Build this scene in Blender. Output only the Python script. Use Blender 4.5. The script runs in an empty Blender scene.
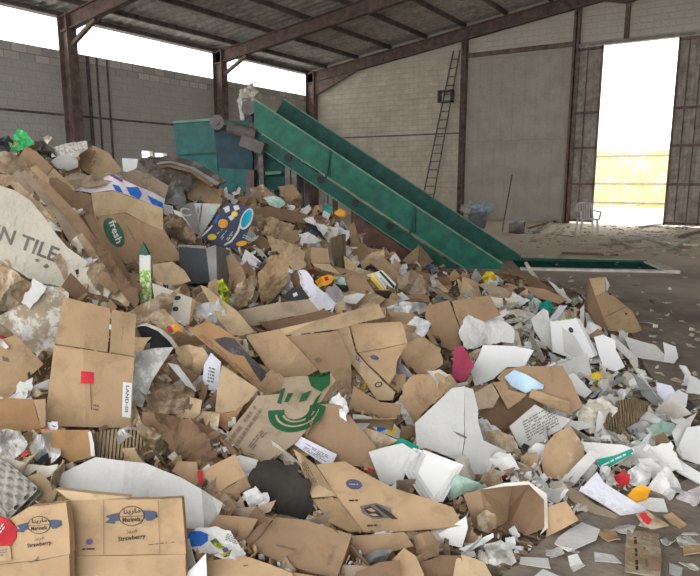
import bpy, bmesh, math, random
import numpy as np
from mathutils import Vector, noise, Matrix
from mathutils.bvhtree import BVHTree
from mathutils.geometry import intersect_line_plane
random.seed(7)
S = bpy.context.scene
COL = S.collection
V = Vector
# ------------------------------------------------------------------ camera frame (used to lay things out where the photo shows them)
FPX, CX, CY = 620.0, 350.0, 288.0
PITCH, YAW, HC = math.radians(10.06), math.radians(32.8), 1.55
FW = V((-math.sin(YAW), math.cos(YAW), 0)); RT = V((math.cos(YAW), math.sin(YAW), 0)); UP = V((0, 0, 1))
CF = FW*math.cos(PITCH) - UP*math.sin(PITCH); CU = FW*math.sin(PITCH) + UP*math.cos(PITCH)
CAM = V((0, 0, HC))
def L(r, d, z): return RT*r + FW*d + UP*z
def ray(x, y): return CF + RT*((x-CX)/FPX) - CU*((y-CY)/FPX)
def proj(P):
    v = P-CAM; z = v.dot(CF)
    if z < .05: return (-9999, -9999)
    return (CX+FPX*v.dot(RT)/z, CY-FPX*v.dot(CU)/z)
def on_plane(x, y, p0, n):
    r = ray(x, y); dn = r.dot(n)
    if abs(dn) < 1e-4: dn = 1e-4
    return CAM + r*((p0-CAM).dot(n)/dn)
def on_floor(x, y, z=0): return on_plane(x, y, V((0, 0, z)), UP)

cam = bpy.data.objects.new('camera', bpy.data.cameras.new('camera')); COL.objects.link(cam)
cam.location = CAM
cam.rotation_euler = Matrix((RT, CU, -CF)).transposed().to_euler()
cam.data.sensor_width = 36; cam.data.lens = 36*FPX/700.0; cam.data.clip_end = 300
S.camera = cam

# ------------------------------------------------------------------ materials
def mat(name, col, rough=.85, var=.16, nscale=6.0, ncontrast=.35, bump=.25, bscale=40.0, stain=0.0, stain_col=(.05, .035, .02), corr=0.0,
        spec=.25, metal=0.0, alpha=1.0, second=None, sscale=3.0, trans=0.0, corr_freq=130.0):
    m = bpy.data.materials.new(name); m.use_nodes = True
    nt = m.node_tree; N = nt.nodes; lk = nt.links
    b = N['Principled BSDF']; b.inputs['Roughness'].default_value = rough; b.inputs['Metallic'].default_value = metal
    b.inputs['Specular IOR Level'].default_value = spec; b.inputs['Alpha'].default_value = alpha
    if trans: b.inputs['Transmission Weight'].default_value = trans
    geo = N.new('ShaderNodeNewGeometry'); oi = N.new('ShaderNodeObjectInfo')
    n1 = N.new('ShaderNodeTexNoise'); n1.inputs['Scale'].default_value = nscale; n1.inputs['Detail'].default_value = 5
    lk.new(geo.outputs['Position'], n1.inputs['Vector'])
    rgb = N.new('ShaderNodeRGB'); rgb.outputs[0].default_value = (*col, 1)
    base = rgb.outputs[0]
    def mix(fac, a, bb, mode='MIX'):
        mx = N.new('ShaderNodeMix'); mx.data_type = 'RGBA'; mx.blend_type = mode
        if isinstance(fac, float): mx.inputs[0].default_value = fac
        else: lk.new(fac, mx.inputs[0])
        lk.new(a, mx.inputs[6])
        if isinstance(bb, tuple): mx.inputs[7].default_value = (*bb, 1)
        else: lk.new(bb, mx.inputs[7])
        return mx.outputs[2]
    def rng(src, a, c, lo, hi):
        mr = N.new('ShaderNodeMapRange'); lk.new(src, mr.inputs[0])
        for i, v in enumerate((a, c, lo, hi)): mr.inputs[i+1].default_value = v
        return mr.outputs[0]
    if second:
        n3 = N.new('ShaderNodeTexNoise'); n3.inputs['Scale'].default_value = sscale; n3.inputs['Detail'].default_value = 6; n3.inputs['Roughness'].default_value = .7
        lk.new(geo.outputs['Position'], n3.inputs['Vector'])
        base = mix(rng(n3.outputs[0], .48, .58, 0, 1), base, second)
    hs = N.new('ShaderNodeHueSaturation'); lk.new(base, hs.inputs['Color'])
    vadd = N.new('ShaderNodeMath'); vadd.operation = 'MULTIPLY'
    lk.new(rng(n1.outputs[0], .25, .75, 1-ncontrast, 1+ncontrast), vadd.inputs[0])
    lk.new(rng(oi.outputs['Random'], 0, 1, 1-var, 1+var), vadd.inputs[1])
    lk.new(vadd.outputs[0], hs.inputs['Value'])
    base = hs.outputs[0]
    if stain:
        n2 = N.new('ShaderNodeTexNoise'); n2.inputs['Scale'].default_value = 9; n2.inputs['Detail'].default_value = 7; n2.inputs['Roughness'].default_value = .65
        lk.new(geo.outputs['Position'], n2.inputs['Vector'])
        base = mix(rng(n2.outputs[0], .52, .72, 0, stain), base, stain_col)
    lk.new(base, b.inputs['Base Color'])
    nb = N.new('ShaderNodeTexNoise'); nb.inputs['Scale'].default_value = bscale; nb.inputs['Detail'].default_value = 4
    lk.new(geo.outputs['Position'], nb.inputs['Vector'])
    h = nb.outputs[0]
    if corr:
        uv = N.new('ShaderNodeUVMap'); w = N.new('ShaderNodeTexWave'); w.inputs['Scale'].default_value = corr_freq/6.28; w.wave_profile = 'SIN'
        lk.new(uv.outputs[0], w.inputs[0])
        ad = N.new('ShaderNodeMath'); ad.operation = 'MULTIPLY_ADD'; lk.new(w.outputs[1], ad.inputs[0]); ad.inputs[1].default_value = corr; lk.new(h, ad.inputs[2]); h = ad.outputs[0]
    bp = N.new('ShaderNodeBump'); bp.inputs['Strength'].default_value = bump; bp.inputs['Distance'].default_value = .02
    lk.new(h, bp.inputs['Height']); lk.new(bp.outputs[0], b.inputs['Normal'])
    return m
M = {}
KR = dict(stain=.35, bump=.22, bscale=25, ncontrast=.14, nscale=5, var=.10)
M['tan'] = mat('kraft_tan', (.415, .285, .165), **KR)
M['tan2'] = mat('kraft_pale', (.47, .345, .21), **KR)
M['brown'] = mat('kraft_brown', (.31, .205, .122), **KR)
M['dark'] = mat('kraft_dark', (.185, .115, .068), **KR)
M['orange'] = mat('kraft_orange', (.37, .215, .105), **KR)
M['grey'] = mat('kraft_dusty', (.34, .265, .185), **{**KR, 'stain': .5})
M['flaky'] = mat('kraft_with_white_flakes', (.37, .295, .205), stain=.2, second=(.66, .63, .57), sscale=14)
M['worn'] = mat('kraft_scuffed', (.33, .235, .145), stain=.4, second=(.46, .37, .265), sscale=10)
M['corr'] = mat('kraft_corrugated', (.36, .26, .155), corr=2.0, bump=1.0, stain=.4)
M['dirtywhite'] = mat('white_card_dusty', (.58, .54, .455), stain=.4, stain_col=(.35, .27, .18), var=.08, ncontrast=.1, nscale=9)
M['white'] = mat('white_paper', (.66, .65, .63), var=.06, ncontrast=.07, bump=.15, stain=.12, stain_col=(.4, .35, .28))
M['clean'] = mat('white_card', (.71, .71, .70), var=.03, ncontrast=.04, bump=.05, rough=.6)
M['lilac'] = mat('white_paper_cool', (.68, .68, .76), var=.05, ncontrast=.08)
M['greywhite'] = mat('grey_board', (.50, .49, .46), var=.12, ncontrast=.12, stain=.2)
M['greypale'] = mat('pale_grey_board', (.54, .535, .51), var=.08, ncontrast=.08, stain=.15, stain_col=(.3, .28, .24))
M['pulp'] = mat('moulded_pulp', (.34, .325, .29), var=.1, ncontrast=.2, bump=.5, bscale=90)
M['slate'] = mat('grey_film', (.20, .20, .19), rough=.5, var=.2)
M['news'] = mat('newsprint', (.55, .53, .47), second=(.30, .29, .26), sscale=45, stain=.2)
M['black'] = mat('black_plastic', (.022, .024, .026), rough=.45, bump=.1, var=.2)
M['tarp'] = mat('dark_tarp', (.07, .058, .05), rough=.6, bump=.5, second=(.16, .13, .11), sscale=9)
M['sack'] = mat('brown_sack', (.20, .14, .09), second=(.34, .25, .17), sscale=12, bump=.5)
M['plasticwhite'] = mat('crumpled_film', (.62, .62, .61), rough=.3, spec=.5, bump=.3, second=(.5, .51, .5), sscale=25)
M['plasticgreen'] = mat('green_tinted_film', (.38, .52, .44), rough=.3, spec=.5)
M['foil'] = mat('grey_crumpled_film', (.40, .39, .36), rough=.35, spec=.5, second=(.62, .61, .57), sscale=22)
M['green'] = mat('green_plastic', (.03, .47, .13), rough=.4, spec=.5, bump=.1)
M['red'] = mat('red_card', (.52, .035, .045), var=.05)
M['maroon'] = mat('wine_card', (.36, .05, .10), var=.05)
M['yellow'] = mat('yellow_plastic', (.75, .55, .04), rough=.4, var=.05)
M['lime'] = mat('lime_bag', (.48, .55, .05), rough=.4, second=(.10, .11, .03), sscale=22)
M['amber'] = mat('orange_plastic', (.78, .36, .03), rough=.4, var=.05)
M['blue'] = mat('blue_print', (.03, .14, .48), var=.05, ncontrast=.1)
M['navy'] = mat('navy_print', (.075, .082, .135), var=.05, ncontrast=.15)
M['ribbon'] = mat('slate_blue_print', (.075, .088, .135), var=.0, ncontrast=.15)
M['hollow'] = mat('hollow_shade', (.03, .026, .022), rough=.9, bump=.4)
M['purple'] = mat('violet_print', (.12, .085, .20), var=.05)
M['teal'] = mat('teal_print', (.02, .32, .24), var=.05)
M['cyan'] = mat('cyan_print', (.02, .38, .52), var=.05)
M['lightblue'] = mat('pale_blue_paper', (.42, .56, .68), var=.05)
M['grn'] = mat('green_ink', (.016, .082, .03), var=.05, ncontrast=.25)
M['dgrn'] = mat('dark_green_ink', (.045, .11, .075), var=.05)
M['leaf'] = mat('leaf_green_print', (.17, .30, .06), second=(.55, .60, .35), sscale=60)
M['ink'] = mat('dark_ink', (.05, .04, .035), var=.0, ncontrast=.3)
M['fade'] = mat('faded_ink', (.19, .13, .085), var=.0, ncontrast=.2)
M['fadegrey'] = mat('grey_ink', (.17, .16, .145), var=.0, ncontrast=.3)
M['burnt'] = mat('burnt_patch', (.07, .06, .065), second=(.16, .14, .14), sscale=14)
M['pink'] = mat('pink_paper', (.66, .60, .62), var=.05, stain=.15)
M['wood'] = mat('old_wood', (.42, .35, .26), stain=.3, nscale=14)
M['twine'] = mat('pale_strip', (.62, .58, .50), var=.1)

# ------------------------------------------------------------------ object helpers
def tag(o, label=None, cat=None, group=None, kind=None):
    for k, v in (('label', label), ('category', cat), ('group', group), ('kind', kind)):
        if v: o[k] = v
    return o
def obj(name, bm_or_me, m, parent=None, origin=None, smooth=False):
    if isinstance(bm_or_me, bmesh.types.BMesh):
        me = bpy.data.meshes.new(name); bm_or_me.normal_update(); bm_or_me.to_mesh(me); bm_or_me.free()
    else: me = bm_or_me
    o = bpy.data.objects.new(name, me); COL.objects.link(o)
    for mm in (m if isinstance(m, (list, tuple)) else [m]): me.materials.append(mm)
    if smooth:
        for p in me.polygons: p.use_smooth = True
    if parent is not None:
        org = parent.matrix_world.translation if False else V(parent['_o']); o.parent = parent
        me.transform(Matrix.Translation(-org)); o['_o'] = list(org)
    else:
        if origin is None:
            if len(me.vertices):
                cs = [v.co for v in me.vertices]; origin = V((sum(c.x for c in cs)/len(cs), sum(c.y for c in cs)/len(cs), min(c.z for c in cs)))
            else: origin = V((0, 0, 0))
        me.transform(Matrix.Translation(-origin)); o.location = origin; o['_o'] = list(origin)
    return o
def empty(name, loc):
    o = bpy.data.objects.new(name, None); COL.objects.link(o); o.location = loc; o['_o'] = list(loc); o.empty_display_size = .1
    return o
def box(bm, p, ax, ay, az):
    """box from corner p with edge vectors"""
    p, ax, ay, az = V(p), V(ax), V(ay), V(az)
    vs = [bm.verts.new(p+ax*i+ay*j+az*k) for k in (0, 1) for j in (0, 1) for i in (0, 1)]
    for f in ((0, 2, 3, 1), (4, 5, 7, 6), (0, 1, 5, 4), (2, 6, 7, 3), (0, 4, 6, 2), (1, 3, 7, 5)): bm.faces.new([vs[i] for i in f])
def abox(bm, x0, x1, y0, y1, z0, z1): box(bm, (x0, y0, z0), (x1-x0, 0, 0), (0, y1-y0, 0), (0, 0, z1-z0))
def bar(bm, a, b, w, h, up=UP):
    a, b = V(a), V(b); t = (b-a).normalized(); s = t.cross(up)
    if s.length < 1e-4: s = t.cross(V((1, 0, 0)))
    s.normalize(); u = s.cross(t).normalized()
    box(bm, a-s*w/2-u*h/2, s*w, u*h, b-a)
def tube(bm, a, b, r, n=10, r2=None, caps=True):
    a, b = V(a), V(b); t = (b-a).normalized(); s = t.orthogonal().normalized(); u = t.cross(s)
    r2 = r if r2 is None else r2
    A = [bm.verts.new(a+(s*math.cos(2*math.pi*i/n)+u*math.sin(2*math.pi*i/n))*r) for i in range(n)]
    B = [bm.verts.new(b+(s*math.cos(2*math.pi*i/n)+u*math.sin(2*math.pi*i/n))*r2) for i in range(n)]
    for i in range(n): bm.faces.new((A[i], A[(i+1) % n], B[(i+1) % n], B[i]))
    if caps: bm.faces.new(A[::-1]); bm.faces.new(B)
def lathe(bm, c, prof, n=20, axis=UP):
    c = V(c); s = V(axis).orthogonal().normalized(); u = V(axis).cross(s)
    R_ = [[bm.verts.new(c+V(axis)*z+(s*math.cos(2*math.pi*i/n)+u*math.sin(2*math.pi*i/n))*r) for i in range(n)] for r, z in prof]
    for a, b in zip(R_, R_[1:]):
        for i in range(n): bm.faces.new((a[i], a[(i+1) % n], b[(i+1) % n], b[i]))
def prism(bm, pts, vec):
    A = [bm.verts.new(V(p)) for p in pts]; B = [bm.verts.new(V(p)+V(vec)) for p in pts]; n = len(A)
    bm.faces.new(A); bm.faces.new(B[::-1])
    for i in range(n): bm.faces.new((A[i], B[i], B[(i+1) % n], A[(i+1) % n]))
def NB(): return bmesh.new()
def fixn(bm): bmesh.ops.recalc_face_normals(bm, faces=bm.faces[:]); return bm
# ------------------------------------------------------------------ the building
XL, YB, XR, YF = -16.55, 22.5, 10.5, -3.0
RIDGE = -3.0
def zr(x): return 5.97+.14*(x-XL) if x < RIDGE else 5.97+.14*(2*RIDGE-x-XL)

def wallmat(name, c1, c2, mortar, scale, vec='yz', patch=(.6, .57, .5), patch_amt=.5, row=.2):
    m = bpy.data.materials.new(name); m.use_nodes = True; nt = m.node_tree; N = nt.nodes; lk = nt.links; b = N['Principled BSDF']
    b.inputs['Roughness'].default_value = .95; b.inputs['Specular IOR Level'].default_value = .1
    geo = N.new('ShaderNodeNewGeometry'); sp = N.new('ShaderNodeSeparateXYZ'); cb = N.new('ShaderNodeCombineXYZ')
    lk.new(geo.outputs['Position'], sp.inputs[0]); lk.new(sp.outputs['Y' if vec == 'yz' else 'X'], cb.inputs[0]); lk.new(sp.outputs['Z'], cb.inputs[1])
    br = N.new('ShaderNodeTexBrick'); br.inputs['Scale'].default_value = 1.0; br.inputs['Brick Width'].default_value = .42; br.inputs['Row Height'].default_value = row
    br.inputs['Mortar Size'].default_value = .012; br.inputs['Color1'].default_value = (*c1, 1); br.inputs['Color2'].default_value = (*c2, 1); br.inputs['Mortar'].default_value = (*mortar, 1)
    lk.new(cb.outputs[0], br.inputs['Vector'])
    n = N.new('ShaderNodeTexNoise'); n.inputs['Scale'].default_value = 1.6; n.inputs['Detail'].default_value = 8; n.inputs['Roughness'].default_value = .7; lk.new(geo.outputs['Position'], n.inputs['Vector'])
    mr = N.new('ShaderNodeMapRange'); mr.inputs[1].default_value = .42; mr.inputs[2].default_value = .68; mr.inputs[3].default_value = 0; mr.inputs[4].default_value = patch_amt; lk.new(n.outputs[0], mr.inputs[0])
    mx = N.new('ShaderNodeMix'); mx.data_type = 'RGBA'; lk.new(mr.outputs[0], mx.inputs[0]); lk.new(br.outputs[0], mx.inputs[6]); mx.inputs[7].default_value = (*patch, 1)
    lk.new(mx.outputs[2], b.inputs['Base Color'])
    n2 = N.new('ShaderNodeTexNoise'); n2.inputs['Scale'].default_value = 14; n2.inputs['Detail'].default_value = 6; lk.new(geo.outputs['Position'], n2.inputs['Vector'])
    ad = N.new('ShaderNodeMath'); ad.operation = 'MULTIPLY_ADD'; lk.new(br.outputs['Fac'], ad.inputs[0]); ad.inputs[1].default_value = -.6; lk.new(n2.outputs[0], ad.inputs[2])
    bp = N.new('ShaderNodeBump'); bp.inputs['Strength'].default_value = .7; bp.inputs['Distance'].default_value = .03; lk.new(ad.outputs[0], bp.inputs['Height']); lk.new(bp.outputs[0], b.inputs['Normal'])
    return m
M['blockleft'] = wallmat('grey_block_wall', (.58, .56, .53), (.54, .52, .49), (.48, .46, .435), 1, 'yz', (.63, .60, .56), .5)
M['blocktop'] = wallmat('pale_top_blocks', (.74, .70, .65), (.46, .44, .41), (.32, .30, .28), 1, 'yz', (.60, .56, .5), .3, row=.4)
M['blockpale'] = wallmat('pale_rough_blocks', (.72, .64, .51), (.65, .575, .46), (.60, .535, .43), 1, 'xz', (.44, .395, .32), .75)
M['plaster'] = wallmat('grey_plaster', (.50, .465, .40), (.485, .45, .39), (.48, .445, .385), 1, 'xz', (.37, .335, .285), .85, row=2.9)
M['plaster_pale'] = wallmat('pale_plaster', (.66, .61, .53), (.63, .58, .51), (.58, .53, .46), 1, 'xz', (.55, .5, .43), .6)
M['steel'] = mat('rust_brown_steel', (.20, .14, .12), rough=.7, second=(.15, .105, .09), sscale=4, var=.05)
M['steelgrey'] = mat('grey_brown_steel', (.16, .14, .135), rough=.7, second=(.12, .10, .095), sscale=4, var=.05)
M['doorsheet'] = mat('brown_door_sheet', (.42, .375, .32), rough=.75, second=(.34, .30, .26), sscale=2, var=.03)
M['roofsheet'] = mat('roof_sheet', (.46, .445, .435), rough=.6, second=(.36, .345, .33), sscale=1.3, var=.02, bump=.1)
M['concrete'] = mat('dusty_concrete', (.27, .225, .18), rough=.9, second=(.19, .155, .125), sscale=.6, var=0, ncontrast=.3, nscale=2.2, bump=.5, bscale=18, stain=.45, stain_col=(.12, .095, .075))
M['yard'] = mat('pale_yard_ground', (.62, .58, .52), var=0)
M['fence'] = mat('yellow_sheet_fence', (.80, .64, .30), var=0, second=(.82, .74, .52), sscale=.8, ncontrast=.08)
M['galv'] = mat('dull_metal', (.30, .28, .25), rough=.6, var=.05)
ST = 'structure'
def door_light_tint(m):  # pales the floor colour towards the door, painting in the daylight there
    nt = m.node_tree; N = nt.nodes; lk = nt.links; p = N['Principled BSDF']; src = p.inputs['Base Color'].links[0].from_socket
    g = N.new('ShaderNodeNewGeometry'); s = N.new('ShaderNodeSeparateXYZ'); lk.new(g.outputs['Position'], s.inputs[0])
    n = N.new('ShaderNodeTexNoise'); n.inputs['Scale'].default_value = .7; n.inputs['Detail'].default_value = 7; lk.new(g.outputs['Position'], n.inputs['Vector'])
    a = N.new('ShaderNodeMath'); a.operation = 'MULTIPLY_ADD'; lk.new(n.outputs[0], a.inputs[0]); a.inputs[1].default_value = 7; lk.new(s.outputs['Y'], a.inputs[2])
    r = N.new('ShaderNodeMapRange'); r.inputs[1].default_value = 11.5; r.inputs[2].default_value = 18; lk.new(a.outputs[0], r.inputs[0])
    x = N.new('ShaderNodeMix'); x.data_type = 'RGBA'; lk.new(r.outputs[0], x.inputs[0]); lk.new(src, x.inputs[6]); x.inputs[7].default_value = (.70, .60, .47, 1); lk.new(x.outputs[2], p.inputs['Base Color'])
door_light_tint(M['concrete'])
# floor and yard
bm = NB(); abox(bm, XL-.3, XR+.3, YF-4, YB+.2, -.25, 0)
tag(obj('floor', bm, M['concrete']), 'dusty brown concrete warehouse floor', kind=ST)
bm = NB(); abox(bm, -60, 60, YB+.2, 90, -.3, -.02); abox(bm, XR+.3, 60, -40, YB+.2, -.3, -.02); abox(bm, XL-.3, XR+.3, -40, YF-4, -.3, -.02)
abox(bm, -60, XL-.3, -40, YB+.2, -.3, -.02)
tag(obj('ground', bm, M['yard']), 'pale ground outside the shed', kind=ST)
# left wall with two small openings low down
def rects_wall(bm, u0, u1, z0, z1, holes, mk):
    us = sorted({u0, u1, *[h[0] for h in holes], *[h[1] for h in holes]}); zs = sorted({z0, z1, *[h[2] for h in holes], *[h[3] for h in holes]})
    for a, b in zip(us, us[1:]):
        for c, d in zip(zs, zs[1:]):
            cu, cz = (a+b)/2, (c+d)/2
            if any(h[0] < cu < h[1] and h[2] < cz < h[3] for h in holes): continue
            mk(bm, a, b, c, d)
bm = NB(); rects_wall(bm, YF, YB+.2, 0, 4.62, [(13.42, 13.86, 2.19, 2.41), (13.94, 14.42, 2.17, 2.36)], lambda m_, a, b, c, d: abox(m_, XL-.2, XL, a, b, c, d))
wl = tag(obj('wall_left', bm, M['blockleft']), 'grey concrete block wall under the long open window band', kind=ST)
bm = NB(); abox(bm, XL-.2, XL+.02, YF, YB+.2, 4.62, 5.03); obj('top_course', bm, M['blocktop'], wl)
bm = NB(); abox(bm, XL-.01, XL+.03, YF, YB, 3.27, 3.33); obj('ledge', bm, M['steelgrey'], wl)
for i, y in enumerate((11.65, 11.95, 12.3)):
    bm = NB(); tube(bm, (XL+.04, y, 0), (XL+.04, y, 5), .03 if i else .05, 8); obj('wall_pipe', bm, M['steelgrey'], wl)
# eave beam along the left wall
bm = NB(); abox(bm, XL-.25, XL+.05, YF, YB+.2, 5.93, 6.06); tag(obj('eave_beam', bm, M['steelgrey']), 'eave beam above the open window band', kind=ST)
# back wall
DX0, DX1, DZ = -5.35, -.55, 5.85
bm = NB()
rects_wall(bm, XL-.2, -9.45, 0, 6.0, [], lambda m_, a, b, c, d: abox(m_, a, b, YB, YB+.2, c, d))
wb = tag(obj('wall_back', bm, M['blockpale']), 'pale rough block end wall behind the conveyor', kind=ST)
bm = NB(); rects_wall(bm, -9.45, XR, 0, 6.0, [(DX0, DX1, 0, DZ)], lambda m_, a, b, c, d: abox(m_, a, b, YB, YB+.2, c, d)); obj('plaster_bay', bm, M['plaster'], wb)
bm = NB(); prism(bm, [(XL-.2, YB, 6.0), (XR, YB, 6.0), (XR, YB, zr(XR)+.2), (RIDGE, YB, zr(RIDGE)+.2), (XL-.2, YB, zr(XL)+.17)], (0, .2, 0)); obj('gable', fixn(bm), M['plaster_pale'], wb)
bm = NB(); abox(bm, -9.45, DX0, YB-.1, YB, 5.9, 6.05); obj('girt', bm, M['steel'], wb)
bm = NB(); abox(bm, XL, -9.5, YB-.02, YB+.01, 3.2, 3.25); obj('ledge', bm, M['steelgrey'], wb)
bm = NB(); abox(bm, DX0-.1, 1.5, YB-.16, YB-.06, 5.83, 5.93)
obj('door_track', bm, M['galv'], wb)
# right wall of the shed, unseen, run to the front to shape the light
bm = NB(); abox(bm, XR, XR+.2, YF, YB+.2, 0, 5.97); tag(obj('wall_right', bm, M['plaster']), 'unseen plain side wall opposite the window band, closing off side light', kind=ST)
# columns
def ibeam(bm, a, b, w, h, up):
    a, b = V(a), V(b); t = (b-a).normalized(); s = t.cross(up).normalized(); u = s.cross(t)
    tf = .035
    for off in (-h/2, h/2-tf): box(bm, a-s*w/2+u*off, s*w, u*tf, b-a)
    box(bm, a-s*.02-u*h/2, s*.04, u*h, b-a)
for i, (y, lab) in enumerate(((5.1, 'rust brown column nearest the camera by the block wall'), (10.95, 'rust brown column rising behind the crest of the heap'), (16.83, 'rust brown column standing behind the green baler hopper'), (22.3, 'rust brown column in the far corner'))):
    bm = NB(); ibeam(bm, (XL+.22, y, 0), (XL+.22, y, 6.0), .3, .42, V((1, 0, 0))); tag(obj('column', bm, M['steel']), lab, kind=ST)
    bm = NB(); ibeam(bm, (XL, y, zr(XL)-.26), (RIDGE, y, zr(RIDGE)-.26), .2, .42, UP); ibeam(bm, (RIDGE, y, zr(RIDGE)-.26), (XR, y, zr(XR)-.26), .2, .42, UP)
    prism(bm, [(XL+.4, y-.03, 5.0), (XL+.4, y-.03, 5.7), (XL+2.6, y-.03, zr(XL+2.6)-.46)], (0, .06, 0)) if i == 3 else bar(bm, (XL+.4, y, 5.15), (XL+1.5, y, zr(XL+1.5)-.5), .1, .1)
    prism(bm, [(RIDGE, y-.03, zr(RIDGE)-.46), (RIDGE-1.7, y-.03, zr(RIDGE-1.7)-.46), (RIDGE-1.0, y-.03, zr(RIDGE-1.2)-.7), (RIDGE, y-.03, zr(RIDGE)-.75)], (0, .06, 0))
    tag(obj('roof_beam', fixn(bm), M['steel']), 'rust brown rafter ' + ('nearest the camera', 'over the crest of the heap', 'over the baler', 'along the end wall')[i], kind=ST)
for x, z1, nm in ((-9.42, zr(-9.42)-.3, 'between the rough blocks and the plaster bay'), (-5.45, zr(-5.45)-.3, 'beside the tall doorway')):
    bm = NB(); ibeam(bm, (x, YB-.1, 0), (x, YB-.1, z1), .2, .2, V((0, 1, 0))); tag(obj('column', bm, M['steel']), 'brown steel post on the end wall ' + nm, kind=ST)
bm = NB(); bar(bm, (-3.92, YB-.06, 5.95), (-3.92, YB-.06, zr(-3.92)-.4), .14, .1, V((0, 1, 0))); tag(obj('gable_beam', bm, M['steel']), 'short brown post above the doorway', kind=ST)
# roof sheets with corrugation, then purlins
def roofslope(xa, xb):
    bm = NB(); ys = np.arange(YF, YB+.25, .085); A = []; B = []
    for k, y in enumerate(ys):
        o_ = .05 if k % 4 in (1, 2) else 0
        A.append(bm.verts.new((xa, y, zr(xa)+.14+o_))); B.append(bm.verts.new((xb, y, zr(xb)+.14+o_)))
    for k in range(len(ys)-1): bm.faces.new((A[k], A[k+1], B[k+1], B[k]))
    r = bmesh.ops.extrude_face_region(bm, geom=bm.faces[:]); bmesh.ops.translate(bm, vec=(0, 0, .05), verts=[e for e in r['geom'] if isinstance(e, bmesh.types.BMVert)])
    return fixn(bm)
ce = tag(obj('ceiling', roofslope(XL-.35, RIDGE), M['roofsheet']), 'dark corrugated metal roof of the shed', kind=ST)
obj('roof_slope', roofslope(RIDGE, XR+.35), M['roofsheet'], ce)
x = XL+.9
while x < RIDGE:
    bm = NB(); box(bm, (x-.05, YF, zr(x)+.0), (.07, 0, .010), (0, YB-YF, 0), (0, 0, .14)); tag(obj('roof_purlin_beam', bm, M['steelgrey']), 'long roof purlin running to the end wall', kind=ST)
    x += 1.55
x = RIDGE+.6
while x < XR:
    bm = NB(); box(bm, (x-.05, YF, zr(x)-.06), (.10, 0, -.014), (0, YB-YF, 0), (0, 0, .2)); tag(obj('roof_purlin_beam', bm, M['steelgrey']), 'long roof purlin running to the end wall', kind=ST)
    x += 1.5
# door leaves
def leaf(name, x0, x1, label):
    y = YB-.12; bm = NB()
    n = int((x1-x0)/.055); A = []; B = []
    for k in range(n+1):
        xx = x0+(x1-x0)*k/n; o_ = -.03 if k % 4 in (0, 1) else 0
        A.append(bm.verts.new((xx, y+o_, .06))); B.append(bm.verts.new((xx, y+o_, 5.82)))
    for k in range(n): bm.faces.new((A[k], A[k+1], B[k+1], B[k]))
    r = bmesh.ops.extrude_face_region(bm, geom=bm.faces[:]); bmesh.ops.translate(bm, vec=(0, .02, 0), verts=[e for e in r['geom'] if isinstance(e, bmesh.types.BMVert)])
    d = tag(obj(name, fixn(bm), M['doorsheet']), label, kind=ST)
    for z in (.12, 1.35, 2.55, 3.7, 5.74):
        bm = NB(); abox(bm, x0, x1, y-.09, y-.03, z-.04, z+.04); obj('rail', bm, M['steel'], d)
    for xx in (x0, x1-.06):
        bm = NB(); abox(bm, xx, xx+.06, y-.09, y-.03, .06, 5.8); obj('stile', bm, M['steel'], d)
    k = x0+.3
    while k < x1-.2:
        bm = NB(); abox(bm, k, k+.03, y-.08, y-.03, .06, 5.8); obj('rib', bm, M['steel'], d); k += .33
leaf('door_1', -5.36, -4.56, 'brown corrugated door leaf behind the plastic chair')
leaf('door_2', -2.38, 1.2, 'wide brown corrugated door leaf slid open')
# outside the door: yellow fence
fy = 36.0; bm = NB(); n = 130; A = []; B = []
for k in range(n+1):
    xx = -16+26*k/n; o_ = -.05 if k % 4 in (0, 1) else 0
    A.append(bm.verts.new((xx, fy+o_, 0))); B.append(bm.verts.new((xx, fy+o_, 3.0)))
for k in range(n): bm.faces.new((A[k], A[k+1], B[k+1], B[k]))
r = bmesh.ops.extrude_face_region(bm, geom=bm.faces[:]); bmesh.ops.translate(bm, vec=(0, .05, 0), verts=[e for e in r['geom'] if isinstance(e, bmesh.types.BMVert)])
fo = tag(obj('sheet_fence', fixn(bm), M['fence']), 'pale yellow sheet fence in the glare beyond the doorway', 'fence')
for z in (.25, 1.25, 2.7):
    bm = NB(); abox(bm, -16, 10, fy-.12, fy-.05, z-.04, z+.04); obj('rail', bm, M['galv'], fo)

# ------------------------------------------------------------------ conveyor
CA = (RT*-.99+FW*.139).normalized(); CB = V((-CA.y, CA.x, 0)); CB = CB if CB.dot(FW) > 0 else -CB
C0 = L(2.58, 10.6, 0)
def cv(s, b, z): return C0+CA*s+CB*b+UP*z
M['convgreen'] = mat('conveyor_green_paint', (.012, .14, .088), rough=.45, second=(.016, .115, .08), sscale=2.5, stain=.2, stain_col=(.06, .07, .05), bump=.05, var=0)
M['convdark'] = mat('conveyor_dark_green', (.010, .085, .062), rough=.5, bump=.05, var=0)
M['hopper'] = mat('hopper_teal_paint', (.02, .13, .12), rough=.45, second=(.024, .115, .105), sscale=2, bump=.05, var=0)
M['housing'] = mat('dark_blue_housing', (.02, .055, .075), rough=.5, bump=.05, var=0)
M['trimpale'] = mat('worn_edge', (.16, .30, .22), rough=.5, var=0)
M['rust'] = mat('brown_plate', (.15, .085, .06), rough=.9, second=(.11, .07, .055), sscale=5, var=0)
M['troughbed'] = mat('trough_bed_paint', (.012, .07, .062), rough=1, spec=.02, var=0)
M['belt'] = mat('rubber_belt', (.03, .03, .03), rough=.8)
conv = empty('conveyor', cv(2, .5, 0)); tag(conv, 'long green inclined belt conveyor climbing out of a floor trough', 'conveyor')
K = .654
top = lambda s: .10+K*s
def side(b, th, m, s0, s1, hgt, nm='side_panel'):
    bm = NB(); prism(bm, [cv(s0, b, top(s0)), cv(s1, b, top(s1)), cv(s1+.28*hgt/.5, b, top(s1)-hgt+.28*K), cv(s0+hgt*.55, b, max(.0, top(s0+hgt*.55)-hgt)), cv(s0, b, 0)], CB*th)
    return obj(nm, fixn(bm), m, conv)
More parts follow.
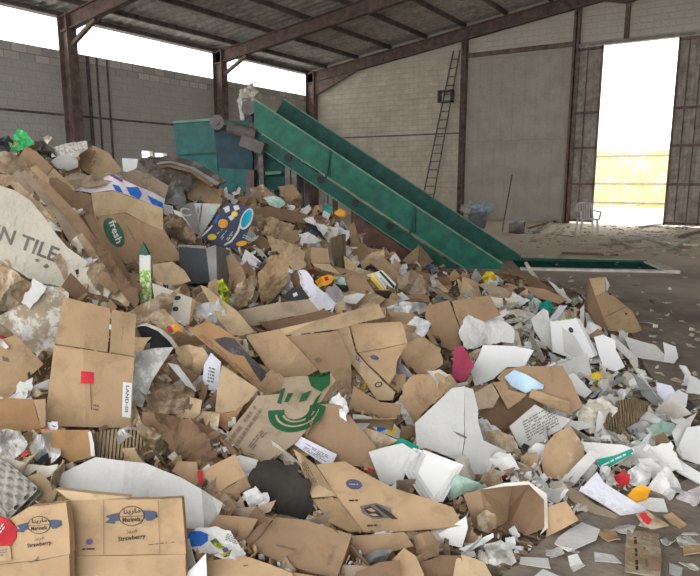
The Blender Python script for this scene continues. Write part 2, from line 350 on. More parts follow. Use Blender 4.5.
# near side built as three bolted plates
for s0, s1 in ((-.02, 1.45), (1.46, 2.95), (2.96, 4.30)):
    bm = NB()
    if s0 < 0: pts = [cv(s0, 0, .09), cv(s1, 0, top(s1)), cv(s1, 0, top(s1)-.5), cv(.62, 0, 0), cv(s0, 0, 0)]
    else: pts = [cv(s0, 0, top(s0)), cv(s1, 0, top(s1)), cv(s1, 0, top(s1)-.5), cv(s0, 0, top(s0)-.5)]
    prism(bm, pts, CB*.03); obj('side_panel', fixn(bm), M['convgreen'], conv)
bm = NB(); bar(bm, cv(-.05, -.01, .10), cv(4.3, -.01, top(4.3)), .04, .025); obj('top_edge', bm, M['trimpale'], conv)
bm = NB(); bar(bm, cv(.55, -.02, top(.55)-.48), cv(4.3, -.02, top(4.3)-.5), .03, .02); obj('bottom_edge', bm, M['trimpale'], conv)
bm = NB(); bar(bm, cv(.7, .02, top(.7)-.68), cv(4.45, .02, top(4.45)-.66), .08, .22); obj('stringer', bm, M['convdark'], conv)
bm = NB(); bar(bm, cv(.95, -.02, top(.95)-.8), cv(4.4, -.02, top(4.4)-.78), .02, .015); obj('stringer_edge', bm, M['trimpale'], conv)
for s in (1.47, 2.95):
    bm = NB(); bar(bm, cv(s, -.02, top(s)), cv(s+.08, -.02, top(s)-.5), .05, .04); obj('joint_strap', bm, M['convdark'], conv)
for s in (1.9, 2.5, 3.12, 3.7):
    bm = NB(); tube(bm, cv(s, -.045, top(s)-.62), cv(s, -.02, top(s)-.62), .065, 16); obj('roller_cap', bm, M['black'], conv)
for s in np.arange(1.0, 4.2, .35):
    bm = NB(); tube(bm, cv(s, -.04, top(s)-.52), cv(s, -.01, top(s)-.52), .014, 8); obj('bolt', bm, M['galv'], conv)
bm = NB(); prism(bm, [cv(-.5, 1.15, .10), cv(4.05, 1.15, top(4.05)+.28), cv(4.35, 1.15, top(4.3)-.35), cv(.6, 1.15, 0), cv(-.5, 1.15, 0)], CB*.03); obj('side_panel', fixn(bm), M['convdark'], conv)
bm = NB(); bar(bm, cv(-.5, 1.14, .11), cv(4.05, 1.14, top(4.05)+.29), .035, .02); obj('top_edge', bm, M['trimpale'], conv)
for s in (.6, 1.7, 2.8):
    bm = NB(); bar(bm, cv(s, 1.12, top(s)+.05), cv(s+.2, 1.12, top(s)-.4), .05, .03); obj('joint_strap', bm, M['convdark'], conv)
bm = NB(); prism(bm, [cv(.5, .04, top(.5)-.42), cv(4.3, .04, top(4.3)-.42), cv(4.3, .04, top(4.3)-.47), cv(.5, .04, top(.5)-.47)], CB*1.1); obj('belt', fixn(bm), M['belt'], conv)
bm = NB(); prism(bm, [cv(1.2, .1, top(1.2)-.8), cv(2.6, .1, top(2.6)-.8), cv(2.6, .1, .1), cv(1.2, .1, .0)], CB*.04); obj('skirt_plate', fixn(bm), M['rust'], conv)  # plain brown upright sheet below the stringer
for s in (3.05, 3.6, 3.72, 4.2):
    for b in (.05, 1.1):
        bm = NB(); bar(bm, cv(s, b, 0), cv(s, b, top(s)-.7), .09, .09, CB); obj('leg', bm, M['steelgrey'], conv)
bm = NB(); tube(bm, cv(4.42, .08, top(4.42)-.22), cv(4.42, 1.05, top(4.42)-.22), .13, 18); obj('head_roller', bm, M['steelgrey'], conv)
bm = NB(); tube(bm, cv(4.98, .0, 2.52), cv(4.98, .06, 2.52), .13, 20); tube(bm, cv(4.98, -.02, 2.52), cv(4.98, .08, 2.52), .05, 12); obj('drive_wheel', bm, M['steelgrey'], conv)
bm = NB(); tube(bm, cv(4.75, -.05, 2.42), cv(4.25, -.05, 2.28), .11, 14); abox_ = bar(bm, cv(4.5, -.1, 2.2), cv(4.1, -.1, 2.05), .2, .2); obj('drive_motor', bm, M['steelgrey'], conv)
bm = NB(); bar(bm, cv(4.98, .03, 2.52), cv(4.4, .03, 2.5), .04, .09); obj('chain_guard', bm, M['convdark'], conv)
# trough in the floor
tr = empty('conveyor_trough', cv(-1.3, .5, 0)); tag(tr, 'shallow dark green steel trough set along the floor at the conveyor foot', 'trough')
for nm, b0, b1, z0, z1, m in (('far_wall', 1.1, 1.16, 0, .06, M['convdark']), ('bed', .05, 1.1, .001, .012, M['troughbed']), ('front_lip', -.08, .05, 0, .04, M['yard'])):
    bm = NB(); prism(bm, [cv(-.5 if b0 > 1 else -.35, b0, z0), cv(-2.75, b0, z0), cv(-2.75, b0, z1), cv(-.5 if b0 > 1 else -.35, b0, z1)], CB*(b1-b0)); obj(nm, fixn(bm), m, tr)
bm = NB(); prism(bm, [cv(-2.70, -.1, 0), cv(-2.9, -.1, 0), cv(-2.9, -.1, .05), cv(-2.70, -.1, .05)], CB*1.26); obj('end_lip', fixn(bm), M['yard'], tr)
# baler behind the head of the conveyor
bal = empty('baler', cv(5.3, .7, 0)); tag(bal, 'teal green baler hopper with dark round housing behind the heap', 'machine')
def flatpx(pts, b, th, m, nm, parent):
    n = CB; p0 = cv(0, b, 0); bm = NB(); prism(bm, [on_plane(x, y, p0, n) for x, y in pts], CB*th); return obj(nm, fixn(bm), m, parent)
flatpx([(173, 122), (213, 119), (220, 190), (180, 190)], .5, .9, M['hopper'], 'hopper_body', bal)
flatpx([(172, 121), (213, 118), (213.4, 120.5), (172.4, 123.5)], .46, .04, M['trimpale'], 'hopper_rim', bal)
flatpx([(178, 154), (217, 152), (217.2, 153.4), (178.2, 155.6)], .47, .04, M['convdark'], 'hopper_fold', bal)
flatpx([(214, 134), (222, 131), (236, 131), (244, 135), (250, 144), (253, 156), (252, 180), (220, 180)], .42, .6, M['housing'], 'round_housing', bal)
flatpx([(219, 168), (254, 170), (262, 196), (216, 196)], .36, .7, M['hopper'], 'lower_body', bal)
flatpx([(246, 170), (254, 170), (254, 200), (246, 200)], .2, .12, M['steel'], 'post', bal)
flatpx([(252, 135), (258, 135), (261, 190), (254, 190)], .5, .12, M['steelgrey'], 'post', bal)
flatpx([(259, 140), (283, 150), (292, 190), (259, 190)], .75, .2, M['hopper'], 'chute_plate', bal)
flatpx([(263, 172), (281, 171), (281, 174), (263, 175)], .6, .06, M['trimpale'], 'bracket', bal)

flatpx([(247, 100), (254, 103), (252, 122), (244, 120)], .3, .3, M['steelgrey'], 'gearbox', bal)
# ------------------------------------------------------------------ ladder, chair, buckets, planks
lad = empty('ladder', V((-10.65, 22.0, 0))); tag(lad, 'tall thin metal ladder leaning on the pale block wall', 'ladder')
l0, r0, l1, r1 = V((-11.0, 22.05, 0)), V((-10.52, 22.05, 0)), V((-9.88, 22.42, 6.2)), V((-9.62, 22.42, 6.2))
for a, b in ((l0, l1), (r0, r1)):
    bm = NB(); bar(bm, a, b, .05, .05); obj('rail', bm, M['steelgrey'], lad)
for k in range(1, 20):
    t = k/20; bm = NB(); tube(bm, l0.lerp(l1, t), r0.lerp(r1, t), .018, 6); obj('rung', bm, M['steelgrey'], lad)
p = l0.lerp(l1, .7); bm = NB()
for z in (0, .38): box(bm, p+V((-.08, -.3, z)), V((.55, 0, 0)), V((0, .28, 0)), V((0, 0, .05)))
for x in (-.08, .42): box(bm, p+V((x, -.3, 0)), V((.05, 0, 0)), V((0, .28, 0)), V((0, 0, .42)))
obj('cage', bm, M['steelgrey'], lad)

M['chairw'] = mat('grey_white_plastic', (.62, .60, .58), rough=.5, var=0)
cp = on_floor(586.5, 235); ch = empty('plastic_chair', cp); tag(ch, 'pale plastic chair standing alone by the doorway', 'chair')
cr, cd = RT, FW
def cw(r, d, z): return cp+cr*r+cd*d+UP*z
for sx in (-1, 1):
    for dy in (-.18, .2):
        bm = NB(); tube(bm, cw(sx*.25, dy, 0), cw(sx*.2, dy*.9, .44), .022, 8, .03); obj('leg', bm, M['chairw'], ch)
    bm = NB(); bar(bm, cw(sx*.25, .22, .66), cw(sx*.27, -.2, .64), .05, .03); bar(bm, cw(sx*.27, -.2, .64), cw(sx*.24, -.2, .43), .04, .03, FW); obj('armrest', bm, M['chairw'], ch)
bm = NB(); box(bm, cw(-.23, -.22, .42), cr*.46, cd*.44, UP*.035); obj('seat', bm, M['chairw'], ch)
bm = NB()
for sx in (-1, 1): bar(bm, cw(sx*.22, .2, .44), cw(sx*.2, .3, .84), .05, .03, FW)
for i in range(6): bar(bm, cw(-.2+.4*i/5, .3, .85+.03*math.sin(math.pi*i/5)), cw(-.2+.4*(i+1)/5 if i < 5 else .2, .3, .85+.03*math.sin(math.pi*(i+1)/5)), .03, .05, FW)
for k in range(5): bar(bm, cw(-.13+k*.065, .21, .46), cw(-.13+k*.065, .3, .86), .03, .02, FW)
obj('backrest', bm, M['chairw'], ch)

M['bucketw'] = mat('off_white_bucket', (.55, .54, .52), rough=.5)
M['bucketb'] = mat('blue_grey_bucket', (.30, .36, .42), rough=.5)
def bucket(x, y, h, r, m, label, fill):
    c = on_floor(x, y); t = empty('bucket', c); tag(t, label, 'bucket')
    bm = NB(); lathe(bm, c, [(.001, .01), (r*.8, .01), (r*.82, 0), (r, h), (r+.015, h), (r+.015, h-.03), (r*.97, h-.04), (r*.8, .03), (.001, .03)], 20); obj('pail', bm, m, t, smooth=True)
    bm = NB(); pts = [c+RT*(r*math.cos(a))+UP*(h-.02-r*.5*math.sin(a))-FW*(r*.9*math.sin(a)) for a in np.linspace(0, math.pi, 9)]
    for a, b in zip(pts, pts[1:]): tube(bm, a, b, .008, 5)
    obj('handle', bm, M['galv'], t)
    return c
c1 = bucket(477, 228, .55, .30, M['bucketb'], 'blue grey bucket heaped with rags behind the conveyor foot', 1)
c2 = bucket(519, 233.5, .38, .17, M['bucketw'], 'small white bucket standing under the plaster wall', 1)
c3 = bucket(513, 232.5, .32, .14, M['bucketw'], 'shorter white bucket tucked beside the small bucket', 1)
def blob(name, c, rx, ry, rz, m, label, cat, amp=.3, seed=0, axes=None, parent=None):
    bm = NB(); bmesh.ops.create_icosphere(bm, subdivisions=3, radius=1)
    ax = axes or (RT, FW, UP)
    for v in bm.verts:
        nn = noise.noise(v.co*1.7+V((seed*3.1, seed, 0)))+.6*abs(noise.noise(v.co*4+V((seed, 5, seed))))
        q = v.co*(1+amp*nn*1.6); v.co = V(c)+ax[0]*q.x*rx+ax[1]*q.y*ry+ax[2]*q.z*rz
    o = obj(name, bm, m, parent)
    if label: tag(o, label, cat)
    return o
blob('rag', c1+UP*.6+RT*.05, .3, .25, .16, M['lightblue'], 'bluish bundle of rags on top of the bucket', 'rag', .5, 3)
blob('rag', c1+UP*.62-RT*.28, .2, .2, .16, M['greywhite'], 'grey rag draped over the bucket edge', 'rag', .5, 8)
bm = NB(); tube(bm, on_floor(502, 232), on_plane(512, 175, V((0, 22.4, 0)), V((0, 1, 0))), .02, 6); tag(obj('stick', bm, M['steelgrey']), 'thin dark stick leaning against the plaster wall', 'stick')
# planks and rubble on the far floor
PL = [((644, 239), (684, 252), .1, 'wood'), ((655, 243), (700, 247), .14, 'twine'), ((612, 240), (636, 251), .09, 'wood'), ((630, 236), (668, 243), .08, 'greywhite'), ((664, 252), (688, 243), .09, 'twine'),
      ((562, 254), (618, 256), .16, 'dark'), ((604, 256), (650, 254), .12, 'wood'), ((528, 229), (556, 222), .1, 'dark'), ((534, 234), (552, 226), .07, 'slate'), ((640, 228), (678, 224), .12, 'greywhite'), ((676, 238), (700, 233), .1, 'wood'), ((600, 246), (640, 244), .08, 'wood'),
      ((684, 228), (700, 224), .12, 'twine'), ((560, 246), (590, 250), .07, 'wood')]
PLW = ['long pale plank at the middle of the scrap wood', 'whitish plank reaching furthest to the door side', 'short plank lying apart toward the chair', 'grey board behind the other scrap planks', 'whitish plank crossed over a longer one', 'dark flat board along the trough', 'worn plank lying between the trough and scrap wood', 'dark batten beneath the plaster wall', 'grey batten next to the white buckets', 'grey board on the bright floor before the doorway', 'weathered plank lying beyond the scrap wood', 'thin weathered plank just above the dark board', 'pale board lying near the wide door leaf', 'thin batten between the chair and the trough']
for (a, b, w, m), lb in zip(PL, PLW):
    A, B = on_floor(*a), on_floor(*b); h = random.uniform(.03, .07); q = random.uniform(.0, .12)
    bm = NB(); bar(bm, A+UP*(h/2+.003), B+UP*(h/2+.003+q), w, h); tag(obj('plank', bm, M[m]), lb, 'plank')

blob('rag', on_plane(248, 96, cv(0, .3, 0), CB), .14, .12, .14, M['dirtywhite'], 'torn whitish rag snagged on the head of the conveyor', 'rag', .6, 5)
blob('rag', on_plane(243, 108, cv(0, .28, 0), CB), .06, .08, .18, M['greywhite'], 'grey rag hanging below the whitish rag on the conveyor', 'rag', .6, 6)

# chips and dust on the far floor, too small to count
def floor_litter(name, m, n, seed, label):
    rg = random.Random(seed); bm = NB()
    for _ in range(n):
        if rg.random() < .75: x, y = rg.uniform(520, 712), 226+abs(rg.gauss(0, 14))
        else: x, y = rg.uniform(560, 712), rg.uniform(235, 420)
        P = on_floor(x, y, .004); s = rg.uniform(.02, .11 if y < 262 else .05); a = rg.uniform(0, 6.28); u = V((math.cos(a), math.sin(a), 0)); v_ = V((-u.y, u.x, 0)); w_ = s*rg.uniform(.15, .6)
        vs = [bm.verts.new(P+q) for q in (-u*s-v_*w_*.6, u*s*.8-v_*w_, u*s+v_*w_*.7+UP*rg.uniform(0, .03), -u*s*.7+v_*w_+UP*rg.uniform(0, .03))]; f = bm.faces.new(vs)
    r = bmesh.ops.extrude_face_region(bm, geom=bm.faces[:]); bmesh.ops.translate(bm, vec=(0, 0, .006), verts=[e for e in r['geom'] if isinstance(e, bmesh.types.BMVert)])
    tag(obj(name, fixn(bm), M[m]), label, 'litter', kind='stuff')
floor_litter('pale_litter', 'wood', 260, 3, 'pale wood and paper chips scattered over the far floor')
floor_litter('brown_litter', 'wood', 120, 4, 'small brown wood and card chips scattered over the far floor')
floor_litter('white_litter', 'dirtywhite', 110, 5, 'whitish paper chips scattered over the far floor')
# ------------------------------------------------------------------ the heap of waste: a ground form fitted through measured points
CP = [  # pixel x, y, horizontal distance
 (0,576,1.95),(200,576,2.02),(350,576,2.1),(470,576,2.19),
 (0,480,2.2),(100,480,2.35),(200,480,2.5),(300,480,2.62),(400,480,2.75),(500,480,2.88),(600,480,2.97),(690,490,3.0),
 (0,400,2.65),(100,400,2.85),(200,400,3.1),(300,400,3.3),(400,400,3.55),(500,400,3.75),(600,400,3.95),(695,405,4.08),
 (0,320,3.15),(100,320,3.45),(200,320,3.9),(300,320,4.4),(400,320,4.9),(500,320,5.5),(600,320,6.25),
 (0,250,3.7),(100,250,4.3),(200,250,5.4),(300,250,6.5),(400,262,7.2),(480,275,7.8),(560,290,7.9),
 (0,200,4.3),(100,205,5.2),(200,205,6.8),(300,205,8.0),
 (0,147,5.2),(50,152,5.7),(130,176,6.6),(210,187,7.8),(280,196,8.6),(330,210,9.0),(380,252,8.9),(440,266,9.0),(500,272,9.2),(540,280,8.6)]
pts = []
for x, y, d in CP:
    r = ray(x, y); t = d/r.dot(FW); P = CAM+r*t; pts.append((P.dot(RT), d, max(P.z, .0)))
EX = [(-5,5,2.0),(-6,3,1.6),(-3.5,2,1.0),(-2.2,1.2,.55),(-4.5,6.5,1.9),(-3.6,8.5,1.3),(-2.6,10,1.0),(-1.5,10.6,.7),(0,10.6,.35),(1.2,10.4,.05),(2.5,9.8,0),(3.3,8.5,-.05),(3.2,7,-.05),(3.0,6,-.05),
      (2.7,4.6,-.06),(2.3,3.0,-.08),(1.5,2.5,-.06),(0,1.2,-.15),(-1,1.1,.0),(1,1.6,-.15),(-5,9,1.2),(-4,11.5,.3),(-2,12.2,.0),(3.8,4,-.15),(4,6,-.15),(4.2,9,-.15)]
pts += EX
PA = np.array(pts); XY = PA[:, :2]; ZZ = PA[:, 2]
def U_(r2): return np.where(r2 > 0, r2*np.log(np.maximum(r2, 1e-12)), 0)
n_ = len(XY); D2 = ((XY[:, None]-XY[None])**2).sum(-1); A_ = np.zeros((n_+3, n_+3)); A_[:n_, :n_] = U_(D2)+np.eye(n_)*.05
A_[:n_, n_] = 1; A_[:n_, n_+1:] = XY; A_[n_, :n_] = 1; A_[n_+1:, :n_] = XY.T
W_ = np.linalg.solve(A_, np.r_[ZZ, 0, 0, 0])
def heap_z(R_, D_):
    q = np.stack([R_, D_], -1).reshape(-1, 2); u = U_(((q[:, None]-XY[None])**2).sum(-1)); return (u@W_[:n_]+W_[n_]+q@W_[n_+1:]).reshape(R_.shape)
rs = np.arange(-6.2, 4.0, .055); ds = np.arange(1.05, 12.0, .055); RR, DD = np.meshgrid(rs, ds)
ZH = heap_z(RR, DD)
# keep the back and outer flank falling to the floor
fall = np.clip((DD-9.3)/2.0, 0, 1)*np.clip((1.2-RR)/2, 0, 1); ZH = ZH*(1-fall*.75)
ZH = np.minimum(ZH, 2.3)
def make_mound(sink, rough):
    bm = NB(); vs = {}
    keep = ZH > -.02
    for j in range(len(ds)):
        for i in range(len(rs)):
            P = L(rs[i], ds[j], 0); z = float(ZH[j, i])
            if rough and z > .04:
                q = V((rs[i], ds[j], 0)); k = min(1, z/.25)
                z += k*(.09*noise.noise(q*2.3)+.07*noise.noise(q*6.1)+.05*noise.noise(q*15))
                cc = noise.cell_vector(q*5.0); z += k*.05*(cc.x-.5)
            P.z = z-sink*min(1, max(0, z)/.2); vs[(j, i)] = bm.verts.new(P)
    for j in range(len(ds)-1):
        for i in range(len(rs)-1):
            if keep[j, i] or keep[j+1, i] or keep[j, i+1] or keep[j+1, i+1]:
                bm.faces.new((vs[(j, i)], vs[(j, i+1)], vs[(j+1, i+1)], vs[(j+1, i)]))
    for v in [v for v in bm.verts if not v.link_faces]: bm.verts.remove(v)
    return bm
# loose small scrap filling the heap, colours darkened to paint shade into its gaps
def heapmat():
    m = bpy.data.materials.new('loose_paper_scrap'); m.use_nodes = True; nt = m.node_tree; N = nt.nodes; lk = nt.links; b = N['Principled BSDF']; b.inputs['Roughness'].default_value = .95
    geo = N.new('ShaderNodeNewGeometry')
    dn = N.new('ShaderNodeTexNoise'); dn.inputs['Scale'].default_value = 7; lk.new(geo.outputs['Position'], dn.inputs['Vector'])
    mxv = N.new('ShaderNodeMix'); mxv.data_type = 'RGBA'; mxv.inputs[0].default_value = .12; lk.new(geo.outputs['Position'], mxv.inputs[6]); lk.new(dn.outputs[1], mxv.inputs[7])
    v1 = N.new('ShaderNodeTexVoronoi'); v1.inputs['Scale'].default_value = 17; lk.new(mxv.outputs[2], v1.inputs['Vector'])
    sp = N.new('ShaderNodeSeparateColor'); lk.new(v1.outputs['Color'], sp.inputs[0])
    cr = N.new('ShaderNodeValToRGB'); el = cr.color_ramp.elements
    cr.color_ramp.interpolation = 'CONSTANT'
    cols = [(0, (.15, .10, .06)), (.2, (.24, .155, .085)), (.42, (.08, .055, .04)), (.55, (.29, .205, .125)), (.72, (.17, .13, .09)), (.84, (.36, .33, .28)), (.93, (.05, .042, .038))]
    el[0].position = 0; el[0].color = (*cols[0][1], 1); el[1].position = cols[1][0]; el[1].color = (*cols[1][1], 1)
    for p, c in cols[2:]: e = el.new(p); e.color = (*c, 1)
    lk.new(sp.outputs[0], cr.inputs[0])
    nn = N.new('ShaderNodeTexNoise'); nn.inputs['Scale'].default_value = 30; nn.inputs['Detail'].default_value = 5; lk.new(geo.outputs['Position'], nn.inputs['Vector'])
    mx = N.new('ShaderNodeMix'); mx.data_type = 'RGBA'; mx.blend_type = 'MULTIPLY'; mx.inputs[0].default_value = .6; lk.new(cr.outputs[0], mx.inputs[6])
    gr = N.new('ShaderNodeMapRange'); gr.inputs[1].default_value = .3; gr.inputs[2].default_value = .7; gr.inputs[3].default_value = .5; gr.inputs[4].default_value = 1.3; lk.new(nn.outputs[0], gr.inputs[0]); lk.new(gr.outputs[0], mx.inputs[7])
    lk.new(mx.outputs[2], b.inputs['Base Color'])
    ad = N.new('ShaderNodeMath'); ad.operation = 'MULTIPLY_ADD'; lk.new(v1.outputs['Distance'], ad.inputs[0]); ad.inputs[1].default_value = 1.2; lk.new(nn.outputs[0], ad.inputs[2])
    bp = N.new('ShaderNodeBump'); bp.inputs['Strength'].default_value = 1; bp.inputs['Distance'].default_value = .05; lk.new(ad.outputs[0], bp.inputs['Height']); lk.new(bp.outputs[0], b.inputs['Normal'])
    return m
M['heap'] = heapmat()
sm = make_mound(0, False)
tag(obj('paper_debris', make_mound(.10, True), M['heap']), 'loose trodden paper and cardboard scrap making up the body of the heap', 'waste paper', kind='stuff')
SMOOTH = BVHTree.FromBMesh(sm); sm.free()
HEROES = []   # dicts: bvh, bbox px, short, centre px
def heap_hit(x, y):
    r = ray(x, y); h = SMOOTH.ray_cast(CAM, r.normalized())
    fl = on_floor(x, y) if r.z < -1e-3 else None
    if h[0] is not None and (fl is None or (h[0]-CAM).length < (fl-CAM).length): return h[0], h[1]
    if fl is not None and fl.dot(FW) < 22: return fl, UP.copy()
    return None, None
def hero_hit(x, y):
    best = None; who = None; d = ray(x, y).normalized()
    for h in HEROES:
        b = h['box']
        if b[0] <= x <= b[2] and b[1] <= y <= b[3]:
            q = h['bvh'].ray_cast(CAM, d)
            if q[0] is not None and (best is None or q[3] < best[3]): best = q; who = h
    return best, who
def inside(p, poly):
    x, y = p; c = False; n = len(poly)
    for i in range(n):
        x1, y1 = poly[i][:2]; x2, y2 = poly[i-1][:2]
        if (y1 > y) != (y2 > y) and x < (x2-x1)*(y-y1)/(y2-y1)+x1: c = not c
    return c
def level(n): return (RT*n[0]+FW*n[1]+UP*n[2]).normalized()
def subdiv(bm, ln, it=6):
    for _ in range(it):
        es = [e for e in bm.edges if e.calc_length() > ln]
        if not es: break
        bmesh.ops.subdivide_edges(bm, edges=es, cuts=1); bmesh.ops.triangulate(bm, faces=[f for f in bm.faces if len(f.verts) > 3])
def solidify(bm, th, dirv):
    """give an open sheet thickness th along dirv"""
    fs = bm.faces[:]; r = bmesh.ops.duplicate(bm, geom=bm.verts[:]+bm.edges[:]+fs); vm = r['vert_map']
    new = [g for g in r['geom'] if isinstance(g, bmesh.types.BMFace)]
    bnd = [e for e in bm.edges if e.is_boundary and all(f in set(fs) for f in e.link_faces)]
    nv = set(v for f in new for v in f.verts)
    bnd = [e for e in bm.edges if e.is_boundary and e.verts[0] not in nv]
    mp = {}
    for v in list(bm.verts):
        if v not in nv: mp[v] = vm[v]
    for v in nv: v.co += dirv*th
    for f in new: f.normal_flip()
    for e in bnd:
        a, b = e.verts
        try: bm.faces.new((a, b, mp[b], mp[a]))
        except Exception: pass
    return fixn(bm)
def make_fold(rg, k=4):
    return [[(rg.gauss(0, 1), rg.gauss(0, 1), rg.uniform(-.35, .35)) for _ in range(k)] for _ in range(2)]
def creases(fd, a, b):
    # difference of two folded surfaces: flat facets meeting in sharp straight creases
    return max(x*a+y*b+c for x, y, c in fd[0])-max(x*a+y*b+c for x, y, c in fd[1])
def H(name, cat, label, short, m, main, parts=(), prints=(), w=.45, n=None, lift=.012, th=.006, cr=.006, crf=7.0, curl=0, curldir=None, seg=None, jag=0.0, floor=False, smooth=False, maxshift=.45, cfg=None, group=None, base=None):
    """a sheet, carton or bag lying on the heap: main = polygons, parts = [(name, material, polygon)]; points are (x, y[, rise])"""
    if not isinstance(main[0][0], (tuple, list)): main = [main]
    allp = [p for poly in main for p in poly]+[p for _, _, poly in parts for p in poly]
    cx = sum(p[0] for p in allp)/len(allp); cy = sum(p[1] for p in allp)/len(allp)
    # centre and mean normal on what lies beneath
    polys = list(main)+[pp[2] for pp in parts]
    x0, x1 = min(p[0] for p in allp), max(p[0] for p in allp); y0, y1 = min(p[1] for p in allp), max(p[1] for p in allp)
    smp = []
    ng = 9 if (x1-x0)*(y1-y0) < 400 or len(polys) > 3 else 16
    for i in range(ng):
        for j in range(ng):
            q = (x0+(x1-x0)*(i+.5)/ng, y0+(y1-y0)*(j+.5)/ng)
            if any(inside(q, pl) for pl in polys): smp.append(q)
    if not smp: smp = [(cx, cy)]
    hn = V((0, 0, 0)); hits = []
    for q in smp:
        P, nn = heap_hit(*q)
        if P is None: continue
        hn += nn; hits.append((q, P))
    k = 0
    yy = cy
    while not hits and k < 60:
        yy += 2; P, nn = heap_hit(cx, yy); k += 1
        if P is not None:
            dd = P.dot(FW); r = ray(cx, cy); hits.append(((cx, cy), CAM+r*(dd/r.dot(FW)))); hn += nn
    hn.normalize()
    vw = -ray(cx, cy).normalized()
    N_ = level(n) if n else (hn*(1-w)+vw*w).normalized()
    # plane through the hits, then brought forward until it clears what is under it
    c = sum((h[1] for h in hits), V((0, 0, 0)))/len(hits)
    if base is not None:
        r = ray(*base[:2]); c = CAM+r*(base[2]/r.dot(FW))
    p0 = c
    if base is None:
        gaps = []
        for q, P in hits:
            X = on_plane(q[0], q[1], p0, N_); t = (X-CAM).length
            tgt = (P-CAM).length; hh, _ = hero_hit(*q)
            if hh is not None: tgt = min(tgt, hh[3])
            gaps.append(t-tgt)
        gaps.sort(); g = gaps[min(len(gaps)-1, int(len(gaps)*.88))]
        g = max(-maxshift, min(maxshift, g))
        p0 = c+vw*(g+lift)
    if floor: p0 = on_floor(cx, cy, .012+lift); N_ = level(n) if n else UP.copy()
    size = (on_plane(x1, y1, p0, N_)-on_plane(x0, y0, p0, N_)).length
    sg = seg or max(.018, min(.2, size/(16 if cr > .018 else 9)))
    if not jag and cr > .018: jag = min(.05, size*.035)
    seed = V((cx*.37, cy*.21, len(HEROES)*1.7))
    u = (RT-N_*RT.dot(N_)).normalized(); v_ = N_.cross(u)
    FOLD = make_fold(random.Random(int(cx*13+cy*7)), 3 if cr <= .018 else 5)
    cd_ = None
    if curl:
        a = math.radians(curldir or 0); cd_ = u*math.cos(a)+v_*math.sin(a)
    pos = {}
    def pt(p):
        key = (round(p[0], 1), round(p[1], 1))
        if key not in pos:
            X = on_plane(p[0], p[1], p0, N_); li = p[2] if len(p) > 2 else 0
            pos[key] = X-(X-CAM).normalized()*li
        return pos[key]
    for pl in polys:
        for p in pl:
            if len(p) > 2: pt(p)
    def build(pls, mm, nm, parent, back=0.0):
        bm = NB(); vm = {}
        for pl in pls:
            vs = []
            for p in pl:
                key = (round(p[0], 1), round(p[1], 1))
                if key not in vm: vm[key] = bm.verts.new(pt(p))
                if not vs or vs[-1] is not vm[key]: vs.append(vm[key])
            bm.faces.new(vs)
        bmesh.ops.triangulate(bm, faces=bm.faces[:]); subdiv(bm, sg)
        bnd = {v for e in bm.edges if e.is_boundary for v in e.verts}
        for v in bm.verts:
            q = v.co+seed*0; d = 0
            if cr > .018: d += cr*1.5*creases(FOLD, (v.co-p0).dot(u)/(size*.5), (v.co-p0).dot(v_)/(size*.5))+cr*.35*(noise.noise(q*crf*1.6+seed)-abs(noise.noise(q*crf*3-seed)))
            elif cr: d += cr*1.1*creases(FOLD, (v.co-p0).dot(u)/(size*.5), (v.co-p0).dot(v_)/(size*.5))*.8+cr*.7*noise.noise(q*crf+seed)
            if curl: s = (v.co-p0).dot(cd_)/(size*.5); d += curl*(s*s-.4)
            v.co += N_*d
            if jag and v in bnd: v.co += (u*(noise.noise(q*31+seed)+noise.noise(q*9+seed))+v_*(noise.noise(q*29-seed)+noise.noise(q*8-seed)))*jag
        if abs(back): bmesh.ops.translate(bm, vec=N_*back, verts=bm.verts[:])
        bv = BVHTree.FromBMesh(bm)
        uvl = bm.loops.layers.uv.new('UVMap')
        solidify(bm, th, -N_)
        for f in bm.faces:
            for l in f.loops: l[uvl].uv = (l.vert.co.dot(u), l.vert.co.dot(v_))
        o = obj(nm, bm, M[mm] if isinstance(mm, str) else mm, parent, smooth=smooth)
        return o, bv
    root, bv = build(main, m, name, None); tag(root, label, cat, group)
    bvs = [bv]
    for nm, mm, pl in parts:
        gx, gy = sum(p[0] for p in pl)/len(pl), sum(p[1] for p in pl)/len(pl)
        for p in pl: pt(p)
        if nm in ('flap', 'side_flap', 'lower_flap'):          # a narrow crease between flap and body
            ins = []
            for p in pl:
                dx, dy = gx-p[0], gy-p[1]; k = min(.9, .25*math.hypot(dx, dy))/max(1e-6, math.hypot(dx, dy)); q = (p[0]+dx*k, p[1]+dy*k)
                pos[(round(q[0], 1), round(q[1], 1))] = pt(p)+(on_plane(q[0], q[1], p0, N_)-on_plane(p[0], p[1], p0, N_)); ins.append(q)
            pl = ins
        o, b2 = build([pl], mm, nm, root); bvs.append(b2)
    for b_ in bvs: HEROES.append(dict(bvh=b_, box=(x0-3, y0-3, x1+3, y1+3), short=short, c=(cx, cy), root=root))
    LAYER[0] = 0
    for pr in prints: do_print(root, bvs, p0, N_, pr)
    return root
TXT = {}
def text_mesh(s):
    if s not in TXT:
        cu = bpy.data.curves.new('lettering', 'FONT'); cu.body = s; cu.resolution_u = 2; cu.offset = .018; to = bpy.data.objects.new('lettering', cu); COL.objects.link(to)
        bpy.context.view_layer.update(); me = bpy.data.meshes.new_from_object(to.evaluated_get(bpy.context.evaluated_depsgraph_get())); bpy.data.objects.remove(to); bpy.data.curves.remove(cu)
        vs = [(v.co.x, v.co.y) for v in me.vertices]; fs = [tuple(p.vertices) for p in me.polygons]; bpy.data.meshes.remove(me)
        x0, x1 = min(a for a, b in vs), max(a for a, b in vs); y0, y1 = min(b for a, b in vs), max(b for a, b in vs)
        TXT[s] = ([((a-x0)/(x1-x0), (b-y0)/(y1-y0)) for a, b in vs], fs)
    return TXT[s]
LAYER = [0]
